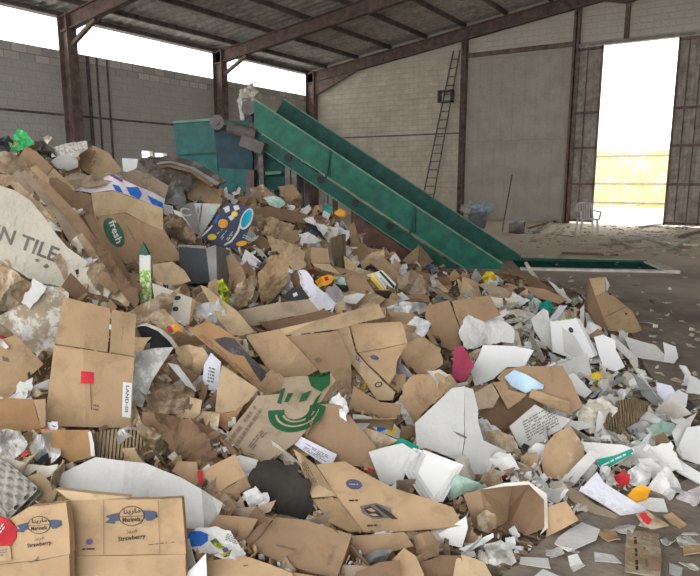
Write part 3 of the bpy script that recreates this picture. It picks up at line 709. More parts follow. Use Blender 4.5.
def do_print(root, bvs, p0, N_, pr):
    """ink or stickers lying on a sheet; pr = (kind, material, data, part name, label)"""
    kind, mm, data = pr[:3]
    if kind == 'lines': pr = (kind, mm, pr[2:5]); data = pr[2]
    nm = pr[3] if len(pr) > 3 else 'printed_text'; lb = pr[4] if len(pr) > 4 else None
    bm = NB()
    def quadmap(q):
        (bl, br, tl) = q; return lambda s, t: (bl[0]+(br[0]-bl[0])*s+(tl[0]-bl[0])*t, bl[1]+(br[1]-bl[1])*s+(tl[1]-bl[1])*t)
    def addpoly(pp): bm.faces.new([bm.verts.new((x, y, 0)) for x, y in pp])
    if kind == 'poly': addpoly(data); 
    elif kind == 'ell':
        cx, cy, rx, ry, a = data; a = math.radians(a)
        addpoly([(cx+rx*math.cos(t)*math.cos(a)-ry*math.sin(t)*math.sin(a), cy+rx*math.cos(t)*math.sin(a)+ry*math.sin(t)*math.cos(a)) for t in np.linspace(0, 2*math.pi, 28, endpoint=False)])
    elif kind == 'ring':
        cx, cy, rx, ry, a, th, t0, t1 = data; a = math.radians(a); k = 36; A = []
        for i in range(k+1):
            t = math.radians(t0+(t1-t0)*i/k); row = []
            for s in (1, 1-th):
                X, Y = rx*s*math.cos(t), ry*s*math.sin(t); row.append(bm.verts.new((cx+X*math.cos(a)-Y*math.sin(a), cy+X*math.sin(a)+Y*math.cos(a), 0)))
            A.append(row)
        for p, q in zip(A, A[1:]): bm.faces.new((p[0], q[0], q[1], p[1]))
    elif kind == 'text':
        s, q = data; vs, fs = text_mesh(s); f = quadmap(q); vv = [bm.verts.new((*f(*p), 0)) for p in vs]
        for fc in fs:
            try: bm.faces.new([vv[i] for i in fc])
            except Exception: pass
    elif kind == 'lines':
        q, rows, words = data; f = quadmap(q); rg = random.Random(int(q[0][0]*7+q[0][1]))
        for r_ in range(rows):
            s = 0
            t0 = (r_+.25)/rows; t1 = (r_+.7)/rows
            while s < .97:
                e = min(1, s+rg.uniform(.5, 1.5)/words)
                if rg.random() < .85: addpoly([f(s, t0), f(e-.2/words, t0), f(e-.2/words, t1), f(s, t1)])
                s = e
    if not bm.faces: bm.free(); return
    if kind in ('poly', 'ell'):
        bmesh.ops.triangulate(bm, faces=bm.faces[:]); subdiv(bm, 5, 4)
    LAYER[0] += 1; off = (.0018+.0006*min(LAYER[0], 9))*max(1, (p0-CAM).length/3.5)
    for v in bm.verts:
        x, y = v.co.x, v.co.y; d = ray(x, y).normalized(); best = None
        for b_ in bvs:
            q = b_.ray_cast(CAM, d)
            if q[0] is not None and (best is None or q[3] < best): best = q[3]
        P = CAM+d*best if best is not None else on_plane(x, y, p0, N_)
        v.co = P-d*off
    bmesh.ops.recalc_face_normals(bm, faces=bm.faces[:])
    o = obj(nm, bm, M[mm], root)
    if lb: o['label'] = lb
# ------------------------------------------------------------------ the single pieces of waste, from the crest of the heap forward
# ---- crest and far slope
H('plastic_bag','bag','dark plastic bag behind the bright green plastic on the crest','dark crest bag','black',[(-8,146),(0,138),(9,136),(14,142),(10,152),(-6,154)],cr=.04)
H('plastic_bag','bag','black bag slumped between the green plastic and the crumpled newsprint','black crest bag','tarp',[(34,141),(44,141),(54,149),(57,158),(48,156),(38,150)],cr=.04)
H('plastic_sheet','plastic','bright green plastic bag with pale lettering on the crest','bright green plastic','green',[(8,142),(13,134),(18,128),(24,130),(35,144),(23,149),(11,150)],cr=.03,
  prints=[('lines','dirtywhite',((11,147),(21,143),(9,141)),3,3,)] if False else [('poly','leaf',[(9,143),(15,139),(19,144),(17,147),(11,147)],'colour_patch','pale leaf print')])
H('crumpled_paper','paper','small white paper crumple beside the black bag on the crest','white crest crumple','dirtywhite',[(43,138),(48,135),(56,140),(54,145),(46,144)],cr=.03,crf=14)
H('newspaper','newspaper','crumpled grey newspaper sheets on the crest next to a tan carton','crest newspaper','news',[(52,147),(66,143),(87,141),(87,148),(77,157),(64,158),(52,158)],cr=.05)
H('paper_roll','paper roll','dusty grey paper roll lying under the crest newspaper','grey paper roll','greywhite',[(51,161),(58,156),(70,155),(78,160),(78,167),(68,171),(57,168)],curl=-.08,curldir=90,cr=.01)
H('cardboard_carton','carton','tan peaked carton standing highest on the crest by the newspaper','peaked crest carton','tan2',[(92,145),(108,152),(122,170),(112,178),(91,176)],parts=[('flap','brown',[(78,154),(92,145),(99,153),(91,176),(82,171)])],cr=.015)
H('paper_sheet','paper','small white paper cup shape propped against the crest before the wall','white propped cup','clean',[(121.5,158),(138,159),(137,167),(131,173),(123,171)],n=(.1,-1,.1),th=.01)
H('plastic_tarp','tarp','long dark heap of black tarp strips along the crest below the hopper','dark crest tarp','tarp',[(139,161),(150,157),(172,157),(192,163),(210,171),(224,181),(219,187),(203,180),(192,178),(187,200),(172,204),(164,186),(150,174)],cr=.03,crf=5,th=.02)
for k_ in range(5):
    y_ = 158+k_*3.4; x_ = 141+k_*3.2; e_ = 226-k_*5.5
    H('tarp_strip','tarp',('uppermost','second highest','middle','second lowest','lowest')[k_]+' long dark strip of the tarp heap below the hopper','dark crest strips',('tarp','slate','dark','tarp','black','sack','tarp','dark')[k_],
      [(x_,y_),((x_+e_)/2-10,y_-2),((x_+e_)/2+14,y_+4),(e_,y_+22-k_*1.2),(e_-4,y_+25-k_*1.2),((x_+e_)/2+10,y_+8),((x_+e_)/2-12,y_+2),(x_-2,y_+4)],cr=.008,th=.02,lift=.08,n=(0,-1,.6),maxshift=1.5,group='dark strips of the tarp heap')
H('plastic_tarp','tarp','dark grey crushed tarp between the blue striped sheet and torn carton','grey crushed tarp','slate',[(166,186),(176,180),(184,188),(186,203),(176,206),(165,203)],cr=.06,th=.02)
H('cardboard_carton','carton','torn tan carton below the dark tarp under the hopper','torn carton under hopper','tan2',[(182,174),(194,178),(207,183),(221,189),(221,205),(204,202),(189,200),(184,188)],cr=.03,jag=.03)
H('crumpled_paper','paper','dirty white paper crumple hanging on the dark crest tarp','white tarp crumple','plasticwhite',[(174,176),(180,173),(185,180),(184,188),(177,186)],cr=.03,crf=14)
H('cardboard_sheet','cardboard','dusty brown panel rising behind the blue striped white sheet','panel behind stripes','grey',[(122,174),(135,169),(152,176),(169,186),(164,201),(143,190),(124,182)],cr=.012)
H('cardboard_sheet','cardboard','grey brown layered sheets under the peaked crest carton','grey layered sheets','grey',[(62,177),(80,172),(95,175),(114,172),(122,178),(100,186),(75,190),(66,184)],cr=.03,th=.03)
H('cardboard_sheet','cardboard','dark brown sloping panel below the crest above the long grey strip','dark sloping panel','dark',[(46,176),(60,181),(78,193),(91,194),(98,218),(100,242),(88,246),(74,224),(58,206)],cr=.02)
H('cardboard_sheet','cardboard','brown rough sheet on the upper slope beneath the bright green plastic','sheet under green plastic','worn',[(-6,152),(14,152),(22,162),(46,180),(60,206),(48,204),(30,190),(12,176),(-8,170)],cr=.03)
H('cardboard_carton','carton','rosy brown carton flap tilted below the bright green plastic','rosy brown flap','brown',[(18,158),(26,146),(37,152),(53,167),(45,178),(33,170)],parts=[('flap','tan2',[(45,178),(53,167),(77,190),(74,194),(60,188)])],cr=.01)
H('cardboard_sheet','cardboard','short grey beige flap above the tile carton','short beige flap','grey',[(12,176),(18,170),(35,189),(33,195),(24,191)],cr=.006)
H('cardboard_sheet','cardboard','narrow grey strip of stacked edges above the tile carton','grey edge strip','worn',[(-8,172),(10,176),(34,196),(58,222),(52,228),(30,202),(10,186),(-8,182)],th=.03,cr=.02)
H('cardboard_sheet','cardboard','long dusty beige strip lying beside the tile carton','long beige strip','grey',[(52,208),(58,205),(72,222),(83,240),(77,250),(68,240),(60,226)],cr=.012)
H('crumpled_paper','paper','torn pale shreds on the dark panel above the long beige strip','pale shreds patch','twine',[(67,203),(80,204),(90,215),(86,222),(76,215)],cr=.05,crf=18,jag=.04)
# striped white sheet and the carton with the green oval
H('cardboard_sheet','cardboard','pinkish white sheet with blue bands draped over the green oval carton','blue banded sheet','pink',[(73,190),(92,183),(113,173.5),(124,180),(137,186),(152,192),(165,199),(164,209),(149,203),(133,197),(112,190),(92,193)],cr=.012,w=.3,
  prints=[('poly','blue',[(112,184),(119,186),(123,193),(116,191)],'colour_patch','blue band'),('poly','blue',[(126,187),(138,187),(142,194),(139,199),(130,195)],'colour_patch','blue band'),('poly','blue',[(147,195),(163,203),(163,209),(152,204)],'colour_patch','blue band'),('poly','purple',[(109,175),(113,173.7),(123,180),(121,182)],'colour_patch','violet edge')])
H('cardboard_carton','carton','brown folded carton printed with a dark green oval','green oval carton','brown',[(94,217,.0),(125,213,.0),(143,222),(164,231),(184,260),(164,262),(142,268),(129,276),(117,268),(107,250)],
  parts=[('flap','tan2',[(94,217),(90,193,.06),(112,190,.06),(140,199,.06),(164,208,.06),(164,231),(143,222),(125,213)])],cr=.012,
  prints=[('ell','dgrn',(114,232.5,16,8.5,62),'printed_emblem','dark green oval emblem'),('text','dirtywhite',('fresh',((108.5,222),(116.5,244),(115,219)) ),'printed_text'),('lines','fade',((126,226),(134,242),(128,225)),1,4)])
H('cardboard_sheet','cardboard','grey card edge standing where the green oval carton ends','grey card edge','greywhite',[(163,204),(173,206),(173,217),(164,214)],n=(.3,-1,.3))
H('plastic_bag','bag','dark brown crumpled bag beside the green oval carton','dark brown bag','sack',[(163,219),(170,214),(182,218),(193,230),(196,244),(186,248),(176,242),(166,232)],cr=.06,th=.03)
H('paper_sheet','paper','dark grey printed triangle behind the white strip and fruit carton','dark grey triangle','slate',[(175,206),(194,202),(201,236),(192,232),(182,214)],cr=.012,prints=[('ring','dirtywhite',(186,212,6,4,20,.3,0,300),'printed_emblem')])
H('paper_sheet','paper','pale grey green printed triangle beside the fruit print carton','pale printed triangle','greypale',[(194,203),(221,204),(210,222),(201,236)],cr=.01,prints=[('lines','fadegrey',((200,228),(203,207),(197,207)),2,4),('poly','plasticgreen',[(210,206),(219,205.5),(210,219),(207,222)],'colour_patch')])
H('paper_strip','paper','white folded paper strip lying over the dark grey triangle','white folded strip','white',[(172.5,209.5),(180,211.5),(193,229),(186,231),(178,220)],cr=.01)
H('fruit_carton','carton','dark blue carton printed with fruit and a cyan oval','fruit print carton','navy',[(201,238),(214,220),(226,203),(240,205),(254,209),(249,229),(240,251),(224,248)],cr=.008,th=.02,
  prints=[('ell','amber',(223,223.5,5,4.5,0),'printed_fruit'),('ell','yellow',(212,237,4.5,3,0),'printed_fruit'),('ell','amber',(241.5,243.5,5.5,2.6,-10),'printed_fruit'),('ell','yellow',(234.5,214,3.2,2.8,0),'printed_fruit'),
  ('poly','white',[(223,208),(229,205.5),(230,211),(226,213)],'colour_patch'),('poly','white',[(233,206),(238,204.8),(240,209),(235,211)],'colour_patch'),('poly','white',[(228,217),(232,214.5),(234.5,218),(231,221)],'colour_patch'),
  ('ell','white',(246.5,219,11.5,5.6,-66),'printed_emblem'),('ell','cyan',(246.5,218.5,9.5,4.2,-66),'printed_emblem'),('lines','lightblue',((222,240),(229,232),(220,237)),2,2),('lines','white',((228,241),(235,232),(226,239)),2,2),('lines','lightblue',((242,238),(250,241),(244,234)),2,3),
  ('lines','leaf',((218,235),(225,229),(216,233)),1,1),('poly','white',[(224,246),(232,242),(239,232),(241,224),(239.6,223),(237,231),(231,240),(224,244.5)],'printed_swoosh'),('poly','blue',[(213,222),(218,214),(220,216),(216,224)],'colour_patch'),('poly','white',[(201.5,237),(207,233),(213,226),(212,225),(206,231),(202,235)],'printed_swoosh')])
# far middle: kraft mess beneath the baler and conveyor
H('cardboard_sheet','cardboard','long brown board under the baler post behind the fruit carton','long far board','dark',[(252,210),(268,206),(300,212),(326,222),(322,228),(296,222),(262,218)],cr=.015)
H('kraft_paper','paper','curled olive kraft sheet below the conveyor head','curled olive kraft','worn',[(250,188),(262,184),(276,196),(290,208),(276,206),(262,203),(254,198)],cr=.05,curl=.08)
H('kraft_paper','paper','greenish printed kraft scrap among the far crumples','greenish far kraft','plasticgreen',[(264,198),(276,195),(286,203),(280,208),(270,206)],cr=.03)
H('kraft_paper','paper','rosy brown crumpled kraft under the conveyor posts','rosy far kraft','brown',[(278,186),(292,184),(302,196),(300,208),(288,204),(282,196)],cr=.06)
H('kraft_paper','paper','pale crumpled kraft bulging between the long far board and tan box','pale bulging kraft','tan2',[(256,222),(270,216),(284,222),(296,226),(286,236),(268,238),(258,232)],cr=.06,th=.03)
H('kraft_paper','paper','dark brown kraft bundle just behind the fruit carton edge','dark kraft bundle','sack',[(254,214),(262,214),(268,224),(260,236),(252,230)],cr=.05,th=.03)
H('cardboard_box','box','small tan box with rosy side behind the white tilted sheet','small rosy box','brown',[(277,238),(284,231),(298,230),(300,240),(288,246)],cr=.01,th=.08)
H('paper_sheet','paper','white tilted paper sheet above the small open tan box','white tilted sheet','white',[(299,234),(308,232),(322,240),(314,243),(304,243),(301,250),(297,246)],cr=.02)
H('paper_strip','paper','long white torn strips draped at the foot of the conveyor legs','white draped strips','white',[(296,214),(310,216),(324,224),(330,232),(324,236),(312,224),(300,219)],cr=.04,jag=.03)
H('paper_sheet','paper','dark glossy strip beneath the white draped strips','dark glossy strip','black',[(304,222),(316,226),(326,240),(318,238),(308,230)],cr=.02)
H('printed_card','card','small upright card in teal and white beneath the conveyor','teal upright card','white',[(326,203),(332.5,208),(327.5,221.5),(322,216)],n=(.2,-1,.2),prints=[('poly','teal',[(326,203.3),(332.3,208),(330,214),(323.7,210)],'colour_patch','teal half')])
H('sponge','sponge','ochre yellow lump beside the teal upright card','ochre lump','amber',[(334,212),(339,208.5),(346,211),(345,217),(336,217)],cr=.02,th=.05)
H('cardboard_bundle','cardboard','upright bundle of cardboard edges by the brown plate','upright edge bundle','corr',[(330,239),(336,236),(342,234),(343,274),(335,269),(332,256)],n=(-.3,-1,.1),th=.12,cr=.008)
H('cardboard_box','box','small open tan box facing the camera beneath the white tilted sheet','small open tan box','tan',[(311,247),(328,248.5),(330,263),(311,263)],n=(.1,-1,.15),parts=[('flap','brown',[(300,250),(311,247),(311,263),(302,262)]),('flap','tan2',[(311,263),(330,263),(342,275),(322,271),(314,268,.05)])],cr=.006)
H('cardboard_sheet','cardboard','triangular tan piece leaning on the upright edge bundle','triangular tan piece','tan2',[(343.5,255),(358,266),(346,276)],cr=.006)
H('crumpled_paper','paper','pale torn paper crumple behind the upright edge bundle','pale torn crumple','twine',[(345,246),(358,248),(366,258),(358,266),(346,256)],cr=.06,crf=12)
H('kraft_paper','paper','rolled tan kraft sheets beside the brown plate','rolled kraft sheets','tan2',[(359,264),(372,252),(384,250),(386,256),(374,262),(362,270)],cr=.03,curl=-.05,curldir=70)
H('cardboard_sheet','cardboard','dark brown panel leaning below the brown plate of the conveyor','dark leaning panel','dark',[(350,242),(366,244),(370,254),(360,262),(352,254)],cr=.01)
H('cardboard_carton','carton','brown flap leaning over the yellow striped carton','brown leaning flap','brown',[(369,262),(383,256),(392,266),(401,277),(397,287),(386,276)],cr=.008)
H('cardboard_box','box','brown box end standing beside the yellow striped carton','brown box end','brown',[(346,281),(352,274.5),(366,279),(375,293),(366,296),(350,294)],n=(-.2,-1,.25),th=.14,cr=.006)
H('printed_carton','carton','white and yellow striped carton below the brown plate','yellow striped carton','white',[(367,275),(382,270),(396,284),(394.5,290),(380,290)],cr=.006,th=.02,prints=[('poly','yellow',[(367.5,276),(371,274),(383,289),(380,289.6)],'colour_patch','yellow stripe'),('poly','yellow',[(372.5,273.5),(374,273),(386,289.5),(384.5,289.7)],'colour_patch'),('poly','grn',[(379,272),(381,271),(395,286),(394,289)],'colour_patch','green stripe'),('lines','fadegrey',((379,278),(387,287),(381,277)),2,3)])
H('cardboard_carton','carton','tan pyramid of folded carton beneath the conveyor side','tan pyramid carton','tan',[(397,265.5),(419.4,244),(418,262,.06),(408,269)],parts=[('flap','brown',[(419.4,244),(434,261),(418,271),(418,262,.06)])],cr=.012)
H('paper_sheet','paper','white pointed paper by the conveyor foot','white pointed paper','white',[(441,264.5),(450,258),(456,254.5),(457.5,266),(450,268)],cr=.012)
H('plastic_scrap','plastic','thin yellow plastic stick near the conveyor foot','yellow stick','yellow',[(469,258),(471,257),(476,266),(474,267)],th=.02)
H('plastic_bag','bag','crumpled yellow plastic bag on the far edge of the heap','yellow far bag','yellow',[(482,277),(486,271),(493,272),(497,278),(490,285),(484,283)],cr=.06,crf=14)
H('cardboard_sheet','cardboard','small tan triangle above the big folded carton','small tan triangle','tan2',[(436.5,279),(449,291),(442,296),(436,291)],cr=.01)
H('cardboard_sheet','cardboard','tan spike of carton standing above the big folded carton','tan spike','tan2',[(463,278.5),(470,285),(478,294),(460,296)],cr=.01)
H('cardboard_sheet','cardboard','brown crumpled carton below the tan pyramid','crumpled below pyramid','grey',[(398,276),(412,270),(424,276),(426,292),(412,298),(398,288)],cr=.05,th=.02)
H('cardboard_sheet','cardboard','grey brown panel on the far edge behind the white crumples','grey far panel','grey',[(478,284),(500,286),(512,292),(510,300),(490,296)],cr=.03)
H('cardboard_sheet','cardboard','dark flattened board on the far edge toward the trough','dark far board','dark',[(505,272),(520,273),(536,277),(567,298),(556,300),(530,286)],cr=.02)
H('cardboard_sheet','cardboard','brown flattened board crossing the dark far board','brown far board','brown',[(522,286),(545,289),(567,299),(560,304),(538,298)],cr=.01)
H('metal_strip','strip','bent whitish strip poking up behind the flattened boards','bent whitish strip','twine',[(524,262),(527,261),(532,270),(541,281),(538,282),(529,272)],cr=.01,th=.01)
H('paper_sheet','paper','thin white strip lying across the brown far board','thin white far strip','white',[(548,281),(554,284),(572,301),(569,303),(556,290)],cr=.01)
for k_, (q_, m_, l_, s_) in enumerate((
  ([(38,184),(46,181),(78,214),(113,262),(107,268),(72,224)], 'brown', 'long brown board edge running down from the crest beside the beige strip', 'long board edge'),
  ([(84,216),(91,213),(112,246),(136,284),(129,290),(104,252)], 'dark', 'long dark board edge running down beside the green oval carton', 'long dark edge'),
  ([(20,173),(25,170),(48,194),(68,216),(62,221),(42,200)], 'grey', 'long dusty board edge just above the tile carton', 'long dusty edge'),
  ([(30,168),(36,165),(62,190),(86,216),(80,221),(56,196)], 'tan', 'long tan board edge below the rosy brown flap', 'long tan edge'),
  ([(76,236),(82,233),(96,252),(110,276),(103,280),(90,258)], 'worn', 'short scuffed board edge below the long beige strip', 'short scuffed edge'))):
    H('cardboard_sheet','cardboard',l_,s_,m_,q_,cr=.008,th=.025,lift=.02)
# ---- big tile carton side
H('cardboard_sheet','cardboard','brown torn layers crushed beneath the tile carton','torn layers below tile carton','worn',[(-10,262),(10,268),(32,283),(30,304),(12,312),(-10,312)],cr=.05,th=.03)
H('cardboard_carton','carton','white flecked dusty carton between the tile carton and tall tan carton','white flecked carton','flaky',[(-8,318),(2,315),(20,306),(34,300),(46,287),(66,292),(64,320),(54,350),(50,358),(42,357),(24,348),(10,332)],cr=.012,jag=.02)
H('tile_carton','carton','big dusty white carton lettered in grey','tile carton','dirtywhite',[(-30,176),(4,187),(14,190),(30,200),(45,218),(57,235),(67,247),(88,262),(83,272),(72,294),(50,287),(33,281),(14,269),(0,260),(-30,248)],cr=.012,th=.03,w=.55,
  prints=[('text','fadegrey',('IN TILE',((-7,238),(55,262.5),(-2,224)) ),'printed_text','grey block lettering'),('poly','worn',[(52,258),(60,253),(66,262),(68,276),(64,280),(60,270)],'torn_patch','torn brown patch'),('poly','black',[(75,270),(80,268.5),(81,273),(76.5,275)],'hole'),('poly','black',[(68,283),(73.5,281.5),(74,287),(69,288.5)],'hole'),('poly','fadegrey',[(43,266),(47,263.5),(49,267),(45,268.5)],'printed_mark'),('poly','fadegrey',[(35,259),(38,258.5),(39,261),(36,262)],'printed_mark')])
H('sticker','sticker','small blue tag stuck by the corner of the tile carton','blue tag','blue',[(83.5,277),(89,272),(93,276),(88,282)],cr=.004)
H('paper_sheet','paper','ragged white paper strip over the white flecked carton','ragged white strip','white',[(33,280),(46,286.5),(38,298),(30,309),(22,302.5),(28,292)],cr=.008,jag=.012)
H('kraft_paper','paper','tan crumpled kraft beside the holes of the tile carton','kraft beside tile holes','worn',[(90,262),(104,262),(118,276),(132,300),(128,306),(108,300),(96,288),(88,278)],cr=.04,th=.02)
H('cardboard_sheet','cardboard','brown ridged scrap between the tile carton and green drink pack','brown ridged scrap','brown',[(98,270),(112,274),(122,288),(114,294),(100,284)],cr=.015)
H('cardboard_sheet','cardboard','dark bent edge strips beneath the green oval carton','dark bent strips','dark',[(98,242),(108,252),(122,272),(138,292),(138,310),(124,296),(106,268),(96,252)],cr=.03,th=.02)
H('cardboard_sheet','cardboard','tan board beneath the green oval carton beside the black crate','tan board by crate','tan2',[(150,265),(172,261.5),(184,270),(191,281),(175,286),(155,284)],cr=.012)
H('plastic_bag','bag','white shiny film scrap between the tray with holes and black crate','white film scrap','plasticwhite',[(190,300),(206,304),(212,314),(202,318),(192,312)],cr=.03,crf=14)
# black crate
H('plastic_crate','crate','black plastic crate standing in the middle of the slope','black crate','black',[(178.5,246.5),(206,248),(210,283),(186,284),(180,272)],n=(-.15,-1,.25),th=.3,cr=.002,parts=[('side_panel','slate',[(206,248),(216,245),(217,281),(210,283)]),('rim','slate',[(178,244.5),(206,245.8),(206,248.6),(178.5,247)])])
H('plastic_bag','bag','lime green crumpled bag beside the black crate','upper lime bag','lime',[(217,254),(226,255.5),(235,268),(230,278),(219,275),(216,264)],cr=.05,crf=12)
H('plastic_bag','bag','lower lime and black bag tucked under the upper lime bag','lower lime bag','lime',[(217,282),(222,278),(230,292),(232,307),(224,307),(219,294)],cr=.05,crf=12)
H('paper_scrap','paper','small teal paper wad beside the upper lime bag','teal wad','cyan',[(233,270),(238,268),(240,274),(235,277)],cr=.03,crf=16)
H('paper_sheet','paper','folded white leaflet with violet print beside the lime bag','violet leaflet','white',[(245.5,249.5),(252,254),(261.5,262),(258,268),(248,264),(237,273),(240,263)],cr=.012,prints=[('lines','purple',((250,259),(259,264),(251,257)),2,3),('poly','purple',[(257.5,263),(261,262),(258.5,267),(256,266)],'colour_patch')])
H('paper_bag','bag','brown crumpled paper bag beneath the violet leaflet','brown bag under leaflet','worn',[(235,288),(245,279),(254,271),(257,282),(252,298),(247,307),(235,308)],cr=.04,th=.03,curl=-.05)
H('paper_bag','bag','large pale tan crumpled bag beside the black printed sign','pale tan bag','tan',[(258.5,275),(270,256),(287,252),(289,268),(287,282),(276,300),(262,304),(258,292)],cr=.05,th=.03)
H('cardboard_sheet','cardboard','tan torn carton wall rising above the pale tan bag','torn wall above bag','tan2',[(268,236),(290,242),(304,252),(306,268),(292,272),(284,254),(270,250)],cr=.03)
H('sign_board','sign','small black board with a white square tucked by the pale tan bag','black square sign','black',[(280.5,298.5),(292,287.5),(301.5,287.5),(311,299.5),(296,302)],cr=.002,prints=[('poly','white',[(292.5,294),(296.5,292),(298,295),(294,297)],'printed_mark')])
H('plastic_bag','bag','orange and yellow plastic bag by the white paper fan','orange yellow bag','amber',[(315,281),(320,277),(327,275),(335,276.5),(331,283),(319,287)],cr=.03,prints=[('poly','red',[(324,277),(328,276.5),(329,280),(325,281)],'colour_patch')])
H('plastic_bag','bag','white and teal wrapper behind the orange yellow bag','white teal wrapper','plasticgreen',[(333,276),(344,277),(347,285),(334,284)],cr=.02)
H('plastic_bag','bag','black bag under the orange yellow bag','black bag under orange','black',[(323,288),(332,283),(346,286),(347,291),(330,292)],cr=.03)
H('paper_sheet','paper','fan of long white paper strips in the middle of the heap','white paper fan','lilac',[(298,269),(305,271),(312,281),(324,293),(336,304),(335,310),(319,311),(308,298),(303,284)],cr=.02,parts=[('fold','white',[(303,291),(319,302),(335,310),(319,311),(308,301)]),('fold','greypale',[(297,270),(304,284),(312,300),(306,296),(300,284)])])
H('cardboard_sheet','cardboard','grey white bent card behind the centre carton lip','grey bent card','greypale',[(344,296),(358,293),(366,294),(356,304),(344,303)],cr=.01)
H('paper_sheet','paper','small pale paper lying beyond the folded tan carton','small pale paper','greypale',[(390,297),(402,292),(410,299),(398,302)],cr=.01)
H('crumpled_paper','paper','grey twisted paper tangle behind the clear crumpled film','grey paper tangle','foil',[(386,308),(402,302),(424,302),(432,310),(414,316),(394,318)],cr=.05,crf=14)
# ---- centre cartons
H('cardboard_sheet','cardboard','long dusty brown board lying across behind the centre carton','long dusty board','grey',[(236,311),(255,307),(273,303.5),(309,299),(320,311.5),(281,318.5),(250,327),(240,322)],cr=.006,th=.02)
H('cardboard_sheet','cardboard','dark broken board between the centre carton and the long dusty board','dark broken board','dark',[(258,322),(284,319),(322,310),(340,314),(300,326),(270,330)],cr=.01)
H('cardboard_carton','carton','big folded brown carton with a standing panel behind the white paper pile','big folded carton','brown',[(425,318),(426,306),(449,300),(455,316),(461,332),(461,360),(459,377),(443,374),(441,340)],parts=[('flap','brown',[(451,300.5,.03),(470,297,.03),(490,294.5,.03),(502,315),(482,324),(462,331),(455,316)])],cr=.012)
H('cardboard_carton','carton','torn tan carton beneath the clear crumpled film','torn carton under film','tan',[(400,352),(408,343),(424,335),(440,350),(442,364),(431,372),(417,374),(408,366)],cr=.025,jag=.015)
H('paper_sheet','paper','pile of crumpled white sheets atop the big folded carton','crumpled white pile','white',[(468,311),(488,315),(505,320),(516,329),(515,344),(496,344),(484,345),(467,351),(459,336),(463,323)],cr=.035,crf=9,th=.03)
H('printed_card','card','wine red card wedge standing between brown carton and white paper','wine red wedge','maroon',[(454,348),(463,345.5),(469,356),(474,366),(464,383),(452,378)],cr=.006)
H('paper_sheet','paper','broad smooth white sheet in front of the crumpled white pile','broad white sheet','clean',[(483,345),(514,346),(534,350),(524,367),(507,367),(493,379),(475,386.5),(470,371),(478,358)],cr=.012)
H('cardboard_carton','carton','large opened tan carton spread at the centre of the heap','centre carton','tan',[(246,336),(279,329,.02),(300,350,.03),(318,370),(300,379),(278,384.5),(262,360)],
  parts=[('flap','brown',[(281,336,.01),(310,333),(338,330),(352,358),(352,387),(332,394),(318,370)]),('flap','tan2',[(279,329,.02),(320,319,.05),(348,311,.05),(380,303,.05),(386,317),(360,323),(338,330),(310,333),(281,336)])],cr=.012,prints=[('poly','fade',[(314,359),(319,357),(322,361),(317,363)],'printed_mark')])
H('cardboard_sheet','cardboard','tan strip board slanting down from the black crate','slanting tan strip','tan2',[(200,285),(205,286.5),(221,299),(237,311),(255,332),(240,336),(230,334),(218,319),(209,301)],cr=.006,th=.008)
H('moulded_tray','tray','white tray with finger holes beside the black crate','white tray with holes','dirtywhite',[(152,283),(166,288),(192,298),(189,324),(184,326),(168,315),(155,306)],cr=.003,th=.012,parts=[('side_panel','orange',[(192,298),(196,300),(190,325),(184,326),(189,324)])],prints=[('ell','black',(177.5,298,3.4,2.2,-15),'hole'),('ell','black',(175.5,309,3,2.4,0),'hole')])
H('drink_carton','drink carton','slim green and white drink pack with a pointed green tip','green drink pack','leaf',[(139.5,270),(150.5,270),(152.5,312),(146,314),(140.5,312)],n=(0,-1,.35),th=.05,cr=.004,curl=.0,parts=[('collar','greypale',[(139.5,255),(150.5,255),(150.5,270),(139.5,270)]),('tip','dgrn',[(138,256),(143,242),(148.5,254),(144,258)])],prints=[('ell','dirtywhite',(148,285,1.6,2.6,0),'printed_mark'),('ell','dirtywhite',(145,297,1.6,2.6,0),'printed_mark'),('ell','dirtywhite',(148,306,1.6,2.4,0),'printed_mark')])
H('paper_sack','sack','brown sack smeared with orange beside the white tray','orange smeared sack','worn',[(147,317),(157,309),(165,309),(175,319),(186,331),(195,342),(180,347),(170,338),(162,331)],cr=.02,prints=[('poly','amber',[(172,325),(177,323),(184,333),(189,342),(182,344),(176,337)],'stain','orange stain'),('poly','red',[(166,327),(170,325),(173,331),(169,332)],'stain')])
H('paper_sack','sack','tan crumpled sack below the orange smeared sack','tan crumpled sack','tan2',[(176,347),(190,345),(202,347),(209,355),(204,368),(199,379),(196,385),(186,370),(178,360)],cr=.03,th=.02)
H('plastic_tub','tub','black sheet for the shaded inside of a box behind the tall tan carton','dark box inside','black',[(137,328),(143,325),(157,330),(168,338),(172,347),(160,350),(147,347)],cr=.01,curl=.05)  # black sheet stands in for the shade inside an open box
H('plastic_tub','tub','pale rim of a broken tub curving over the dark box inside','pale tub rim','twine',[(137,326),(146,323),(160,328),(172,338),(182,352),(179,354),(169,341),(158,331),(146,326)],cr=.004,th=.01)
H('plastic_sheet','plastic','olive grey plastic sheet hanging beside the tall tan carton','olive plastic sheet','foil',[(136,352),(155,348),(174,347),(162,365),(152,381),(142,408),(132,404),(134,376)],cr=.012,curl=.03)
H('paper_strip','paper','white paper strip below the olive plastic sheet','white strip by sacks','white',[(167,362.5),(178,365),(188,378),(197,391),(192,393),(180,378)],cr=.01)
H('cardboard_carton','carton','printed brown carton with a burnt black edge','burnt printed carton','orange',[(187,329),(198,325),(208,321),(222,328),(235,337),(252,358),(279,383),(276,393),(259,390),(220,356)],cr=.008,
  prints=[('poly','burnt',[(213,339),(224,337),(234,338),(250,356),(278,383),(276,392),(262,384),(254,372),(244,356),(232,354),(222,347)],'burnt_patch','burnt black patch'),('lines','fade',((199,337),(252,384),(202,333)),3,8)])
